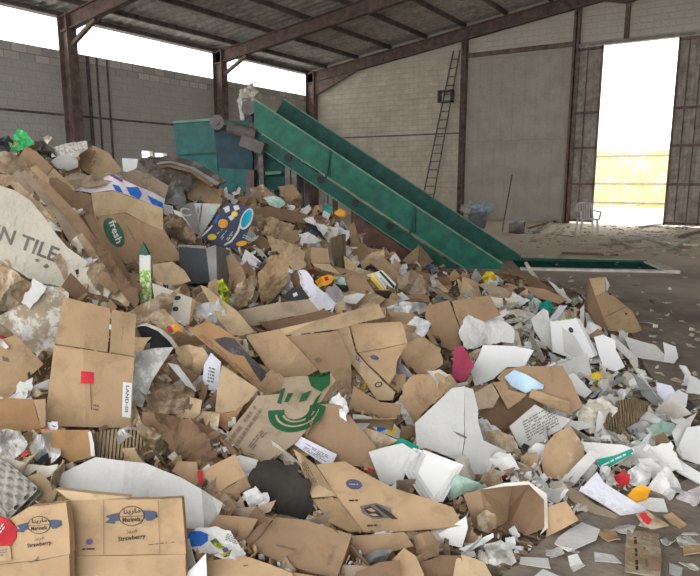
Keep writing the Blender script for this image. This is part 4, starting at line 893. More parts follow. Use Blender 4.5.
H('paper_roll','paper roll','wrapped white roll beneath the burnt printed carton','wrapped white roll','lilac',[(204,365),(211,353),(221,362),(220,374),(217,391),(209,390),(202,386)],curl=-.03,curldir=0,cr=.006,th=.03,prints=[('lines','fadegrey',((207,382),(214,384),(209,366)),5,2)])
H('cardboard_carton','carton','cream carton panel with orange lower corner beneath the burnt carton','cream carton panel','tan2',[(222,365),(240,377),(258,389),(248,402),(235,411),(215,414),(217,390)],parts=[('flap','orange',[(206,415),(215,414),(235,411),(246,402),(236,420),(227,433),(216,424)])],cr=.008)
H('cardboard_box','box','small cream box end sitting among the dark brown sacks','small cream box end','tan2',[(190,397),(202,400),(200,414),(192,420),(182,417),(184,410),(189,409)],n=(.2,-1,.4),th=.05,cr=.008)
H('paper_sack','sack','dark brown crushed sack below the olive plastic sheet','dark crushed sack','sack',[(143,408),(160,388),(184,384),(196,392),(190,412),(168,414),(152,416)],cr=.04,th=.03)
H('paper_sack','sack','dark brown torn sack above the white folded board','dark torn sack','dark',[(142,412),(166,414),(190,420),(210,440),(218,462),(205,468),(180,458),(160,440),(146,426)],cr=.04,th=.02)
H('kraft_paper','paper','brown frayed kraft scrap on the dark torn sack','frayed kraft scrap','worn',[(140,420),(152,428),(168,436),(176,444),(168,456),(150,448),(138,434)],cr=.05,crf=12,jag=.02)
# ---- tall tan carton, and the pieces under it
H('cardboard_carton','carton','brown flattened carton under the flecked carton at the frame edge','flattened edge carton','tan',[(-20,342),(0,340),(15,335),(30,350),(44,364),(26,380),(8,399),(-20,392)],cr=.01,prints=[('poly','fade',[(2,356),(8,358),(10,362),(3,361)],'torn_patch')])
H('paper_strip','paper','short pale pink strip on the flattened edge carton','pale pink strip','pink',[(-2,338),(2,339),(9,347),(6,349),(-2,344)],th=.01)
H('cardboard_carton','carton','orange brown carton beneath the tall tan carton','orange brown carton','orange',[(-12,400),(10,398),(33,399),(37,415),(41,429),(20,432),(-12,430)],parts=[('flap','tan',[(33,399),(46,398),(46,427),(41,429),(37,415)])],cr=.008)
H('cardboard_sheet','cardboard','orange panel lying below the tall tan carton','orange lower panel','orange',[(40,429),(66,430),(90,430),(91,457),(72,462),(56,454)],cr=.008)
H('cardboard_sheet','cardboard','exposed corrugated sheet between orange panel and frayed kraft','corrugated sheet','corr',[(94,433),(112,429),(136,430),(146,444),(132,458),(100,460),(94,456)],cr=.01,th=.012)
H('paper_strip','paper','thin white curved strip dividing orange panel and corrugated sheet','thin curved strip','white',[(88,432),(91,431),(94,444),(95,456),(91,457),(90,444)],th=.015,cr=.002)
H('crumpled_paper','paper','white crumpled ball resting on the corrugated sheet','white crumpled ball','white',[(115.5,436),(119,429),(128,426),(136,427),(137,437),(126,444),(118,444)],cr=.03,crf=20,th=.03)
H('tall_carton','carton','tall flattened tan carton with a red sticker','tall tan carton','tan',[(54,345),(83,349,.01),(108,353),(134,357),(133,390),(131,428),(86,427),(44,426),(49,386)],w=.6,
  parts=[('flap','tan',[(63,296),(88,302),(111,308),(110,330),(108,353),(83,349,.01),(54,345)]),('flap','tan',[(112,308.3),(124,311),(137,313.5),(134,357),(109,353)])],cr=.006,th=.007,
  prints=[('poly','red',[(81,371),(94,372.2),(93.8,384),(80.8,383.5)],'sticker','red square sticker'),('poly','clean',[(123,382),(132,383.2),(130.5,418),(122,416.8)],'sticker','white paper label'),('text','ink',('LAND-SII',((126,385.5),(124.8,412),(129.3,385.8)) ),'printed_text'),('lines','fade',((122,339),(124,325),(121,339)),1,3),('poly','fade',[(55,343.5),(83,348),(83,349.2),(55,345)],'cut_line'),('poly','fade',[(109,352),(134,356),(134,357.2),(109,353.2)],'cut_line'),('lines','fade',((93,411),(99,412),(93.5,403)),2,2),('poly','fade',[(90,384),(91,384),(92,410),(91,410)],'cut_line')])
# ---- right of centre
H('cardboard_box','box','far tan box standing on the bare floor with an open flap','lone tan box','tan',[(595.5,297),(606,292),(616,298),(632,311),(642,330),(624,337.5),(610,333.5),(602,314)],n=(.35,-1,.75),th=.02,base=(612,320,6.15),cr=.004,
  parts=[('flap','tan2',[(589,278,.02),(604.6,276,.02),(606,292),(595.5,297)]),('flap','greypale',[(605,276,.02),(610.5,285),(607,292)]),('side_panel','dark',[(586,284,-.1),(589,278,.02),(595.5,297),(602,314),(610,333.5),(598,326,-.1),(588,309,-.12)])],
  prints=[('ell','black',(610,294,1.2,1,0),'hole'),('ell','black',(626,313.8,1.2,1,0),'hole'),('poly','fade',[(606,316),(627,306),(627,306.8),(606,317)],'tape_line')])
H('plastic_tub','tub','pale grey curved tub shell lying behind the white shards','curved tub shell','greypale',[(624,338),(640,341),(656,344),(665,353),(663,362),(641,366),(634,356)],curl=.05,curldir=90,cr=.004,parts=[('rim','white',[(663,341),(676,345),(678.5,356),(673,364.5),(662,362),(665,353)])])
H('carton_lid','carton','open white carton lid with a round hole','white lid with hole','clean',[(550,321),(562,319),(576,318),(586,337),(595,356),(584,363),(568,357),(553,352)],cr=.004,th=.015,parts=[('side_panel','greypale',[(576,318),(580,319),(598,354),(595,357),(586,337)])],prints=[('ell','black',(571,330,2.2,3,-30),'hole'),('poly','greypale',[(562,327),(575,336),(586,357),(584,362),(564,352)],'inner_flap'),('poly','leaf',[(552,320),(574,317.6),(574,319),(552,321.5)],'colour_patch')])
H('cardboard_sheet','cardboard','tall grey board standing beside the open white lid','tall grey board','greywhite',[(531,319),(543,308.5),(548,314),(550,332),(552,351),(541,341),(534,330)],cr=.004,parts=[('fold','white',[(543,308.5),(548,311),(555,352),(552,353),(550,332),(548,314)])])
H('plate','plate','white torn plate standing beside the open white lid','white torn plate','clean',[(594,337),(603,334.5),(615,340),(616,350),(625,367),(612,373),(603,367),(598,352)],cr=.004,th=.012)
H('cardboard_sheet','cardboard','small rosy tan flap above the white torn plate','rosy tan flap','brown',[(588,336),(598,328.5),(606,334),(596,341)],cr=.006)
H('paper_sheet','paper','white folded wedge below the open white lid','white wedge','white',[(565,376),(574,373),(592,392),(583,400),(574,390)],cr=.006)
H('plastic_sheet','plastic','dark grey plastic rectangle among the white shards','dark grey rectangle','slate',[(631,371),(650,385),(664,401),(657,408),(642,395)],cr=.006,th=.012)
H('paper_block','paper','square white block near the door side edge of the heap','square white block','clean',[(669,398),(678,389),(688,394),(686,408),(674,412)],cr=.006,th=.05)
H('paper_roll','paper roll','curled white paper arc at the far door side of the spill','curled white arc','white',[(679,365),(686,366),(691,374),(688,386),(678,389),(683,382),(685,374)],cr=.004,th=.02)
H('paper_sheet','paper','white sheet standing beside the curled white arc','sheet beside arc','clean',[(690,374),(698,378),(706,388),(704,396),(686,394)],cr=.01)
H('paper_sheet','paper','white fallen sheet below the square white block','fallen sheet','clean',[(668,412),(680,414),(690,424),(686,428),(672,422)],cr=.008)
H('plastic_sheet','plastic','black plastic scrap beneath the square white block','black scrap','black',[(678,412),(692,403),(695,408),(682,416)],cr=.012)
# crushed open brown carton with blue paper
H('cardboard_carton','carton','crushed open brown carton holding a pale blue paper','crushed brown carton','brown',[(504,370,-.06),(523,366,-.08),(563,366,-.08),(572,381,-.05),(583,406,-.02),(570,414,.0),(548,398,-.02),(528,390,-.04),(508,388,-.04),(497,378,-.04)],cr=.006,n=(-.05,-1,.45),parts=[('inner_panel','dark',[(478,409,-.03),(500,390,-.05),(528,390,-.04),(548,398,-.02),(540,414,-.02),(524,430,-.03),(500,434,-.03),(482,428,-.02)]),('flap','grey',[(467,396,.02),(478,390,.02),(492,382,.0),(500,396,.03),(494,408,.04),(474,411,.04)]),('flap','brown',[(492,382,.0),(504,380,-.02),(509,389,.03),(528,394,.05),(520,402,.05),(508,410,.05),(500,397,.03)]),('flap','tan',[(531,388,.04),(552,395,.05),(571,402,.05),(570,414,.05),(550,409,.05),(528,397,.05)])])
H('paper_sheet','paper','pale blue crumpled paper inside the crushed brown carton','pale blue paper','lightblue',[(504,377),(514,370),(525,374),(544,385),(543,389),(533,390),(526,393),(511,386)],cr=.01,n=(-.05,-1,.6),lift=.07)
H('cardboard_carton','carton','broad flattened white carton blank with a centre crease','white carton blank','greypale',[(415,423),(434,405),(452,388),(465,386),(464,420),(464,440),(461,462),(444,455),(426,448),(417,450)],
  parts=[('flap','greypale',[(465,386),(473,388),(478,408),(478,421),(484,441),(508,452),(492,466),(481,481),(470,478),(461,462),(464,440),(464,420)])],cr=.006,n=(.1,-.85,.6),prints=[('poly','fadegrey',[(453,431),(459,433),(467,437),(466,438.5),(458,435)],'scratch')])
H('cardboard_sheet','cardboard','tan crumpled carton piece beside the printed text sheet','tan piece by text sheet','worn',[(484,432),(500,430),(514,436),(520,450),(508,452),(490,444)],cr=.02)
H('printed_sheet','paper','grey sheet of printed text leaning before the crushed brown carton','printed text sheet','greywhite',[(519,418),(535,404.5),(552,414),(571,419),(561,430),(548,436),(541,444),(533,451),(520,447),(510,426)],cr=.008,n=(.1,-.8,.6),prints=[('lines','fadegrey',((528,442),(560,424),(522,421)),8,7),('poly','ink',[(521,447),(524,443),(530,446),(528,450)],'printed_mark')])
H('cardboard_carton','carton','round brown kraft tub with torn rim beside the printed text sheet','round kraft tub','tan',[(541,458),(546,444),(555,434),(570,426),(583,458),(583,474),(572,473),(559,479),(544,478)],cr=.008,curl=-.08,curldir=0,parts=[('inner_panel','worn',[(562,436),(572,428),(584,446),(585,472),(572,474),(564,456)])])
H('crumpled_paper','paper','large white crumple with a dark hollow beyond the round kraft tub','hollow white crumple','dirtywhite',[(576,412),(588,398),(602,396),(614,408),(610,428),(596,436),(584,432)],cr=.06,crf=10,jag=.02)
H('paper_bundle','paper','bundle of yellowed corrugated strips amid the white spill','yellowed strip bundle','corr',[(604,424),(616,402),(634,398),(648,400),(648,410),(638,424),(620,436),(606,438)],cr=.04,crf=12,th=.03)
H('printed_carton','carton','white carton sheet with a teal printed band','teal band carton','white',[(576,441),(600,443),(624,445),(634,449),(633,454),(616,464),(603,472),(594,461)],cr=.008,prints=[('poly','teal',[(594.5,460),(616,455),(632,448.5),(634,453.5),(616,463),(603.5,471)],'colour_patch','teal band'),('lines','white',((603,467),(628,455),(601,464)),1,4)])
H('crumpled_paper','paper','crumpled white wrapper with teal corner above the teal band carton','teal corner wrapper','white',[(625,446),(634,440),(646,438),(654,450),(645,458),(634,454)],cr=.03,crf=14,prints=[('poly','teal',[(638,440),(646,438.5),(652,446),(645,444)],'colour_patch')])
H('plastic_sheet','plastic','green tinted film lying by the yellowed strip bundle','green film by bundle','plasticgreen',[(646,428),(660,420),(674,424),(676,432),(662,440),(650,438)],cr=.03)
H('cardboard_sheet','cardboard','dark brown board edge under the big white panel','dark board edge','dark',[(655,436),(664,432),(676,450),(690,470),(682,478),(664,470),(656,452)],cr=.012)
H('paper_sheet','paper','big white panel leaning out of frame over the curved white strip','big white panel','clean',[(677.5,448),(687,427),(712,424),(714,472),(700,469),(683,460)],cr=.004,th=.012)
H('paper_strip','paper','broad curved white strip beneath the big white panel','curved white strip','clean',[(662,452),(668,450.5),(684,463),(702,474),(714,478),(712,488),(698,483),(677,471)],cr=.004,th=.01)
H('plastic_bag','bag','red crumpled wrapper between teal band carton and yellow lump','red wrapper','red',[(614,476),(622,472),(630,475),(629,485),(618,486)],cr=.02)
H('paper_sheet','paper','pale grey crumpled film behind the yellow lump','grey film lump','plasticwhite',[(628,470),(642,462),(652,468),(650,484),(636,490),(629,484)],cr=.035,crf=12)
H('crumpled_paper','paper','white torn paper heap beside the orange yellow lump','torn paper beside lump','white',[(648,484),(664,474),(680,480),(688,492),(672,502),(654,500)],cr=.05,crf=10)
H('paper_scrap','paper','pinkish torn paper at the door side end of the spill','pinkish torn paper','pink',[(676,494),(690,488),(704,490),(706,502),(690,508),(680,502)],cr=.03)
H('cardboard_sheet','cardboard','folded white and grey box corner under the orange yellow lump','white box corner','greypale',[(630,500),(650,497),(664,498),(668,512),(650,512)],cr=.006)
H('foam_lump','plastic','orange yellow plastic lump on the white spill','orange yellow lump','amber',[(627.5,495),(634,489),(641,486),(651,488),(647,499),(637,502),(630,500)],cr=.012,th=.02)
# long white folded paper
H('cardboard_sheet','cardboard','long grey board under the white folded paper','board under folded paper','grey',[(562,486),(574,488),(596,504),(620,516),(612,520),(588,511),(570,500)],cr=.006)
H('paper_sheet','paper','long white folded paper reaching to the floor','long folded paper','lilac',[(579,491),(588,481),(597,472),(604,483),(625,496),(646,509),(640,516),(624,518),(604,505)],cr=.005,n=(.2,-.7,.7),parts=[('fold','white',[(579,491),(581,486),(604,499),(632,513),(624,518),(604,505)])])
H('cardboard_sheet','cardboard','red smeared brown scrap at the end of the long folded paper','red smeared scrap','worn',[(636,514),(646,510),(658,518),(669,527),(651,530),(642,524)],cr=.012,prints=[('poly','red',[(639,514),(645,512),(652,520),(648,525),(643,521)],'stain','red smear')])
H('cardboard_sheet','cardboard','small brown folded scrap beyond the red smeared scrap','small folded scrap','tan',[(663,515),(672,511),(687,524),(680,530),(670,524)],cr=.01)
# open brown box at the foot
H('cardboard_box','box','open brown box lying on its side at the foot of the heap','open side-lying box','brown',[(463,494),(480,489.5),(512,486,-.12),(509,508,-.12),(507,531,-.06),(488,535),(469,540),(471,516)],n=(-.1,-.9,.4),cr=.006,
  parts=[('inner_panel','dark',[(512,486,-.12),(529,484,-.05),(544,500,.02),(545,528,.02),(523,537.5),(507,531,-.06),(509,508,-.12)]),('torn_edge','twine',[(480,489.5,.01),(504,483,.01),(528,481,.01),(547,494,.03),(548,528,.03),(540,535,.03),(544.5,527,.02),(544,500,.02),(529,484.5,.01),(504,486.5,.01)]),('flap','tan',[(547,506,.02),(566,500),(579,520),(562,530),(546,538)])])
H('kraft_paper','paper','brown curled kraft wad inside the open side-lying box','kraft wad in box','worn',[(477,516),(486,510),(496,514),(498,528),(488,534),(478,530)],cr=.03)
# teal film and trays
H('plastic_sheet','plastic','green tinted film sheet beneath the stacked white trays','green film under trays','plasticgreen',[(446,494),(456,474),(468,478),(486,486),(478,492),(462,494),(450,502)],cr=.02)
H('plastic_sheet','plastic','teal plastic corner behind the small white plate','teal plastic corner','teal',[(390,442),(402,438),(418,446),(420,456),(404,452)],cr=.004)
H('paper_sheet','paper','torn white wrapper with red corner lying on the white carton blank','white wrapper red corner','white',[(483,463),(496,452),(510,454),(520,468),(508,474),(498,468),(487,470)],cr=.02,prints=[('poly','red',[(500,476),(508,472),(512,476),(504,479)],'colour_patch')])
H('cardboard_carton','carton','brown flat box beneath the folded tan carton','brown flat box','brown',[(348,409),(354,386),(366,394),(380,402),(401,404),(400,415),(394,420),(372,416)],cr=.005,th=.03)
H('paper_bag','bag','brown crumpled bag beside the folded tan carton','crumpled bag by folded carton','tan',[(400,400),(404,384),(416,375),(438,372),(451,383),(440,398),(426,410),(415,421),(402,412)],cr=.03,th=.03)
H('crumpled_paper','paper','cream torn paper frill above the white carton blank','cream torn frill','twine',[(427,371),(440,369),(449,375),(440,381),(438,389),(434,378)],cr=.02,crf=16)
H('cardboard_carton','carton','folded tan carton with two violet marks','folded tan carton','tan',[(349.5,324),(375,323),(401,321.7),(404,329),(407.5,343),(384,348),(357.5,352.5)],n=(-.05,-.85,.5),
  parts=[('flap','tan',[(357.5,352.5),(384,348),(407.5,343),(398,361),(396,375),(389,385),(378,374),(367,364)]),('side_flap','tan2',[(337.5,326,.02),(343,323,.02),(348,323.2,.02),(355,352,.02),(371,369,.02),(387,385,.02),(396,393,.02),(393,401,.02),(377,401,.02),(362,378,.02),(343,354,.02)])],cr=.006,
  prints=[('ell','purple',(374.5,357.5,4.5,2.2,15),'printed_emblem','violet mark'),('ell','purple',(359,358.5,4,2.6,35),'printed_emblem','violet mark'),('ring','ink',(378.5,384.5,4,2.6,-20,.35,0,360),'printed_mark')])
H('plastic_film','plastic','clear crumpled plastic film beside the folded tan carton','clear crumpled film','plasticwhite',[(404,329),(409,322),(414,316.5),(424,319),(432,324),(424,337),(417,343),(408,338)],cr=.025,crf=16,th=.02)
H('plastic_wrapper','wrapper','shiny blue and yellow snack wrapper','blue yellow wrapper','plasticwhite',[(370,424),(380,421),(392,420.5),(396,426),(407,434),(398,439),(386,434),(378,433)],cr=.014,prints=[('poly','blue',[(370.5,424.5),(380,421.5),(391,421),(390,428),(380,432),(375,430)],'colour_patch','blue half'),('poly','yellow',[(386,432.5),(390,429),(396,427),(398,431),(394,435)],'colour_patch','yellow patch')])
H('paper_sheet','paper','small white carton scrap behind the blue yellow wrapper','white scrap by wrapper','white',[(353,414),(362,415),(372,417),(370,424),(362,432),(353,433)],cr=.006)
H('cardboard_sheet','cardboard','tan worn piece beneath the blue yellow wrapper','tan piece by wrapper','worn',[(345,440),(366,428),(384,434),(398,440),(388,446),(374,450),(366,462),(350,458)],cr=.012)
H('cardboard_carton','carton','brown carton panel behind the green ring carton','panel behind ring','brown',[(303,434),(319,404),(340,405),(362,430),(384,456),(362,467),(334,463),(316,464)],cr=.004)
H('crumpled_paper','paper','torn white paper frill beside the green ring carton','torn white frill','white',[(325,402),(338,394),(346,404),(347,420),(341,416),(334,406)],cr=.035,crf=14,jag=.015)
H('plastic_bag','bag','dark sheet painted for the shade in the hollow under the green ring carton','hollow shade sheet','hollow',[(246,474),(258,464),(276,462),(298,468),(310,490),(318,512),(306,524),(288,516),(272,508),(252,496)],cr=.019,maxshift=.1,lift=-.03,jag=.03)  # near-black sheet stands in for the shade inside the hollow
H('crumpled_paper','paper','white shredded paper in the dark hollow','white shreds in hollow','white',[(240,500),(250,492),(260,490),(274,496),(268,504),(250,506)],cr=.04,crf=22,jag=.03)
H('cardboard_sheet','cardboard','dark curved panel rimming the hollow','dark curved panel','grey',[(221,508),(238,508),(258,506),(276,500),(270,512),(250,518),(232,514)],cr=.006,curl=.02)
H('cardboard_carton','carton','brown two tone carton above the dark hollow','two tone carton','tan',[(199,472),(217,463),(235,454),(246,476),(232,484),(219,492)],parts=[('flap','brown',[(219,492),(232,484),(246,476),(252,487),(240,494),(220,500)])],cr=.006)
H('printed_card','card','thin red strip standing beside the two tone carton','thin red strip','red',[(197,471),(202,470),(204,482),(199,484)],th=.01)
H('cardboard_sheet','cardboard','small tan flap above the white folded board','small tan flap','tan',[(172,471),(178,461),(197,462),(199,486),(186,480)],cr=.006)
H('green_ring_carton','carton','worn grey brown carton printed with green rings','green ring carton','grey',[(225,441),(234,428),(245,414),(258,397),(280,394),(283,378),(308,375),(331,370.5),(335,378),(319,404),(304,433),(293,445),(285,451),(265,463),(247,458)],cr=.014,curl=-.03,curldir=40,jag=.006,n=(0,-.75,.7),
  parts=[('side_flap','dark',[(335,378),(341,377),(324,404),(306,437),(304,433),(319,404)])],
  prints=[('ring','grn',(297,409,30,22,-22,.56,8,205),'printed_emblem','green ring'),('ring','grey',(298,409,24,17,-22,.09,30,190),'printed_emblem'),('ring','grey',(299,409,18,12.5,-22,.12,40,180),'printed_emblem'),('poly','grn',[(308,376),(330,371),(330,384),(321,392),(311,386)],'colour_patch','green corner'),('poly','grn',[(281,389),(285,388),(281,404),(277,403)],'printed_bar'),('poly','grn',[(288,393),(293,393),(288,402),(284,402)],'printed_bar'),('poly','grn',[(302,394),(312,390),(306,400),(299,402)],'printed_bar'),('poly','grn',[(316,398),(322,392),(308,422),(303,424)],'printed_bar'),
  ('lines','fade',((232,443),(258,408),(227,438)),1,8),('lines','fade',((238,447),(264,410),(233,443)),1,9),('lines','fade',((253,450),(268,432),(247,446)),3,4),('lines','fade',((245,456),(254,458),(247,452)),2,3)])
# ---- big printed carton and document
H('cardboard_carton','carton','big flat carton printed with a dark hexagonal emblem','hexagon emblem carton','tan',[(316,464),(345,461),(372,477),(396,489),(434,501),(453,508),(463,526),(430,529.5),(392,532),(364,532),(337,496)],n=(.0,-.55,.85),
  parts=[('flap','tan2',[(293,448,.05),(300,452,.05),(316,464),(337,496),(312,498,.03),(303,474,.05)]),('flap','tan',[(312,498.5,.05),(337,496.5),(364,532),(350,532,.03),(330,523,.05)])],cr=.004,th=.008,
  prints=[('ell','navy',(354,484.3,8.2,5,10),'printed_emblem','dark blue oval'),('lines','tan2',((349,485),(359,485.5),(349.4,483)),1,2),('poly','fadegrey',[(360,506),(376,503),(391,508),(392,514),(389,518),(373,519),(362,513)],'printed_emblem','dark hexagonal emblem'),('poly','ink',[(364,508),(370,506),(378,511),(384,517),(372,517),(365,511)],'printed_emblem'),('poly','ink',[(374,504.5),(378,505),(391,513),(398,519),(392,519),(382,512)],'printed_emblem'),('poly','tan',[(366,509.5),(371,508),(376,511),(372,512)],'printed_emblem'),('poly','tan',[(369,514),(375,513.5),(379,516),(373,516)],'printed_emblem'),
  ('lines','ink',((349,502),(359,501.5),(349,499)),1,2),('lines','ink',((367,527),(378,526.5),(367,524)),1,2),('lines','fade',((300,463),(313,488),(306,461)),4,5)])
H('printed_sheet','paper','white printed document wedged above the hexagon emblem carton','white document','lilac',[(292,443),(300,436),(318,445),(337,454.5),(334,461),(329,468),(311,456)],cr=.004,prints=[('lines','fadegrey',((303,450),(327,463),(306,443)),5,5)])
H('plate','plate','small square white plate beside the stacked trays','small white plate','greypale',[(368.5,452),(385,447),(402.5,443),(412,449),(419,454),(405,474),(402.5,482),(390,485),(381,484)],cr=.002,th=.012,curl=.015)
for k, (dx, dy, lb, sh) in enumerate(((-10,-2,'lowest white tray of the stacked trays','lowest tray'),(-5,-.5,'middle white tray of the stacked trays','middle tray'),(0,0,'topmost shiny white tray of the stacked trays','top tray'))):
    O = [(423+dx,449.5+dy),(443+dx,457+dy),(463.5+dx*.6,465+dy*.5),(453+dx*.7,484+dy),(443+dx,502+dy),(432+dx,501+dy),(413+dx,472+dy)]
    cx_, cy_ = sum(p[0] for p in O)/7, sum(p[1] for p in O)/7
    I = [(cx_+(x-cx_)*.8, cy_+(y-cy_)*.8, -.02) for x, y in O]
    H('tray','tray',lb,sh,'clean',[I],n=(.1,-.75,.65),cr=.001,th=.004,group='stacked white trays',parts=[('rim','clean',[O[i],O[(i+1)%7],I[(i+1)%7],I[i]]) for i in range(7)])
H('paper_sheet','paper','white paper corner under the hexagon emblem carton','white corner below emblem','white',[(438,534),(452,526),(466,516),(468,528),(462,548),(446,544)],cr=.006)
H('paper_strip','paper','thin white strip pointing into the open side-lying box','thin pointing strip','clean',[(458,549),(474,543),(486,536),(493,533),(494,537),(484,544),(466,552)],cr=.002,th=.008)
H('crumpled_paper','paper','grey crushed paper in front of the open side-lying box','grey crushed paper','foil',[(484,545),(500,540),(512,548),(516,562),(504,572),(490,566)],cr=.03,crf=12)
# ---- foreground foot
H('cardboard_carton','carton','brown carton wall under the hexagon emblem carton','wall under emblem','brown',[(348,536),(380,534),(404,532),(414,546),(390,552),(366,556),(350,550)],cr=.01)
H('cardboard_carton','carton','brown crushed box end at the foot below the emblem carton','crushed box end','brown',[(412,536),(430,532),(440,542),(440,556),(424,560),(410,548)],cr=.02,th=.04)
H('paper_bag','bag','dark foil scraps in the gap under the emblem carton','dark foil scraps','slate',[(362,556),(378,550),(392,550),(386,562),(370,566)],cr=.03,crf=20)
H('cardboard_sheet','cardboard','tan bent panel at the bottom edge below the foil scraps','tan bent panel','tan',[(392,560),(404,548),(416,556),(424,574),(422,592),(398,592),(400,570)],cr=.008)
H('cardboard_sheet','cardboard','dark brown panel at the bottom edge below the foil scraps','dark bottom panel','dark',[(356,572),(380,562),(400,560),(400,592),(352,592)],cr=.008)
H('cardboard_sheet','cardboard','dark rough carton at the bottom edge near the grey crushed paper','dark rough carton','dark',[(420,562),(440,556),(462,556),(468,592),(424,592)],cr=.02)
H('cardboard_sheet','cardboard','tan rounded board standing at the bottom edge by the grey crushed paper','tan rounded board','tan2',[(456,560),(462,556),(484,562),(492,576),(492,592),(450,592)],cr=.008)
H('cardboard_carton','carton','brown small carton behind the colourful wrapped bag','small carton behind wrap','brown',[(206,530),(218,515),(238,516),(258,519),(250,534),(241,546),(232,532)],cr=.006)
H('cardboard_carton','carton','brown closed carton lying flat at the bottom of the heap','flat closed carton','brown',[(248,546),(262,532),(276,517),(305,520),(330,528),(352,536),(345,556),(337,578),(310,573),(280,562),(258,552)],n=(0,-.5,.85),cr=.006,th=.09,prints=[('lines','fade',((330,566),(336,546),(326,564)),3,5),('poly','fade',[(276,544),(296,549),(295,551),(276,546)],'tape_line')])
H('cardboard_carton','carton','brown side panel facing between flat closed carton and hollow','side panel by hollow','dark',[(245,541),(258,526),(275,516),(262,533),(249,547)],cr=.004)
H('cardboard_carton','carton','brown carton top at the very bottom below the wrapped bag','bottom brown carton','tan',[(203,562),(224,558),(245,556),(268,564),(292,574),(300,594),(203,594)],n=(0,-.4,.9),cr=.006,th=.03,prints=[('lines','fade',((240,568),(252,566),(240,565)),1,3)])
H('cardboard_carton','carton','dark carton gap piece under the flat closed carton','piece under flat carton','brown',[(290,572),(316,576),(346,580),(352,594),(300,594)],cr=.01)
H('paper_sheet','paper','white and blue cornered paper poking up by the strawberry carton','white blue corner','clean',[(206,553),(207,576),(204,594),(182,594),(188,572),(198,562)],n=(0,-1,.4),cr=.004)
H('plastic_bag','bag','white wrapped bag printed with blue and green','blue green wrap','white',[(186,535),(191,529),(203,527),(214,526),(231,530),(238,542),(244,553),(239,561),(224,558),(209,554),(198,552),(188,547)],cr=.022,crf=11,prints=[('poly','blue',[(186.5,535),(192,531),(200,531),(208,534),(208,541),(201,546),(192,547),(188,544)],'colour_patch','blue patch'),('poly','lime',[(210,541),(216,538),(220,543),(226,548),(222,550),(214,546)],'colour_patch','green patch'),('poly','lime',[(214,556),(226,553),(232,549),(229,556),(221,559)],'colour_patch'),('poly','purple',[(222,549),(227,547),(229,551),(224,553)],'colour_patch'),('lines','fadegrey',((225,540),(238,545),(227,533)),4,3)])
# ---- egg trays, foil, strawberry cartons, white folded board
H('crumpled_paper','paper','crumpled grey film heap at the frame edge above the egg tray','grey film heap','foil',[(-12,432),(6,430),(20,432),(28,444),(20,456),(4,462),(-12,458)],cr=.04,crf=11,th=.03)
H('crumpled_paper','paper','crumpled grey and white wrappers beside the grey film heap','grey white wrappers','plasticwhite',[(28,446),(38,434),(52,432),(62,444),(60,456),(50,464),(36,462)],cr=.04,crf=13,th=.03)
H('printed_card','card','small red scrap in the grey film heap','small red scrap','red',[(18,456),(22,453),(28,450),(29,457),(23,460)],cr=.01)
H('plastic_scrap','plastic','black triangular scrap between the grey wrappers','black triangle scrap','black',[(36,462),(42,456),(48,452),(50,464),(44,467)],cr=.01)
H('paper_cup','bowl','torn whitish bowl rim above the egg tray','torn whitish bowl','dirtywhite',[(0,455),(12,459),(30,464),(48,466),(58,464),(56,472),(44,478),(26,476),(8,466)],curl=.02,cr=.01)
H('cardboard_sheet','cardboard','tan carton flap between egg tray and white folded board','flap by egg tray','tan2',[(25,478),(32,475),(40,472),(48,480),(58,490),(54,500),(46,506),(36,496)],cr=.006)
H('white_board','board','large white folded board behind the strawberry cartons','white folded board','greypale',[(51,479),(72,468),(96,457),(110,459,.005),(125,461,.012),(123,480,.012),(122,499,.012),(96,496),(66,492)],n=(0,-1,.5),cr=.003,th=.007,
  parts=[('panel','greypale',[(125,461,.012),(145,463),(162,470),(180,477),(201,489,.01),(203,510,.01),(204,530,.01),(185,528),(184,512),(183,499),(150,499),(122,499),(123,480)]),('panel','greypale',[(201,489,-.0),(212,496,-.02),(223,503,-.03),(218,517,-.03),(212,531,-.02),(204,530),(203,510)])])
def emb(cx, cy, k, sl):
    f = lambda dx, dy: (cx+dx*k, cy+dy*k+sl*dx*k)
    return [('poly','ribbon',[f(-14,-3.5),f(-22,-2),f(-26,-.5),f(-22,2.5),f(-27,6),f(-17,7.5),f(-16,4.5),f(-11,4.5),f(-10,-3)],'printed_emblem','blue ribbon'),
     ('poly','ribbon',[f(11,-5),f(18,-5),f(18,-2),f(25,-3.5),f(22,0),f(26,2),f(20,5),f(15,5.5),f(14,3),f(11,3)],'printed_emblem','blue ribbon'),
     ('ell','tan',(cx,cy,13*k,10*k,-3),'printed_emblem','oval badge'),('ring','ink',(cx,cy,13*k,10*k,-3,.07,0,360),'printed_emblem'),('poly','ink',[f(-12.3,.2),f(12.3,-.2),f(12.3,.3),f(-12.3,.7)],'printed_emblem'),
     ('text','ink',('\uFE8E\uFEE8\uFEF3\uFEAD\uFE8E\uFEE3',(f(-8,-.8),f(9,-1.8),f(-8,-7))),'printed_text'),('text','ink',('Marinela',(f(-9,6),f(9,5.4),f(-9,1.4))),'printed_text'),
     ('text','fade',('\uFEB0\uFEF3\uFEAE\uFED3',(f(-5.5,18),f(5.5,17.4),f(-5.5,13.5))),'printed_text'),('text','ink',('Strawberry',(f(-13.5,26.5),f(14,24),f(-13.5,20.5))),'printed_text')]
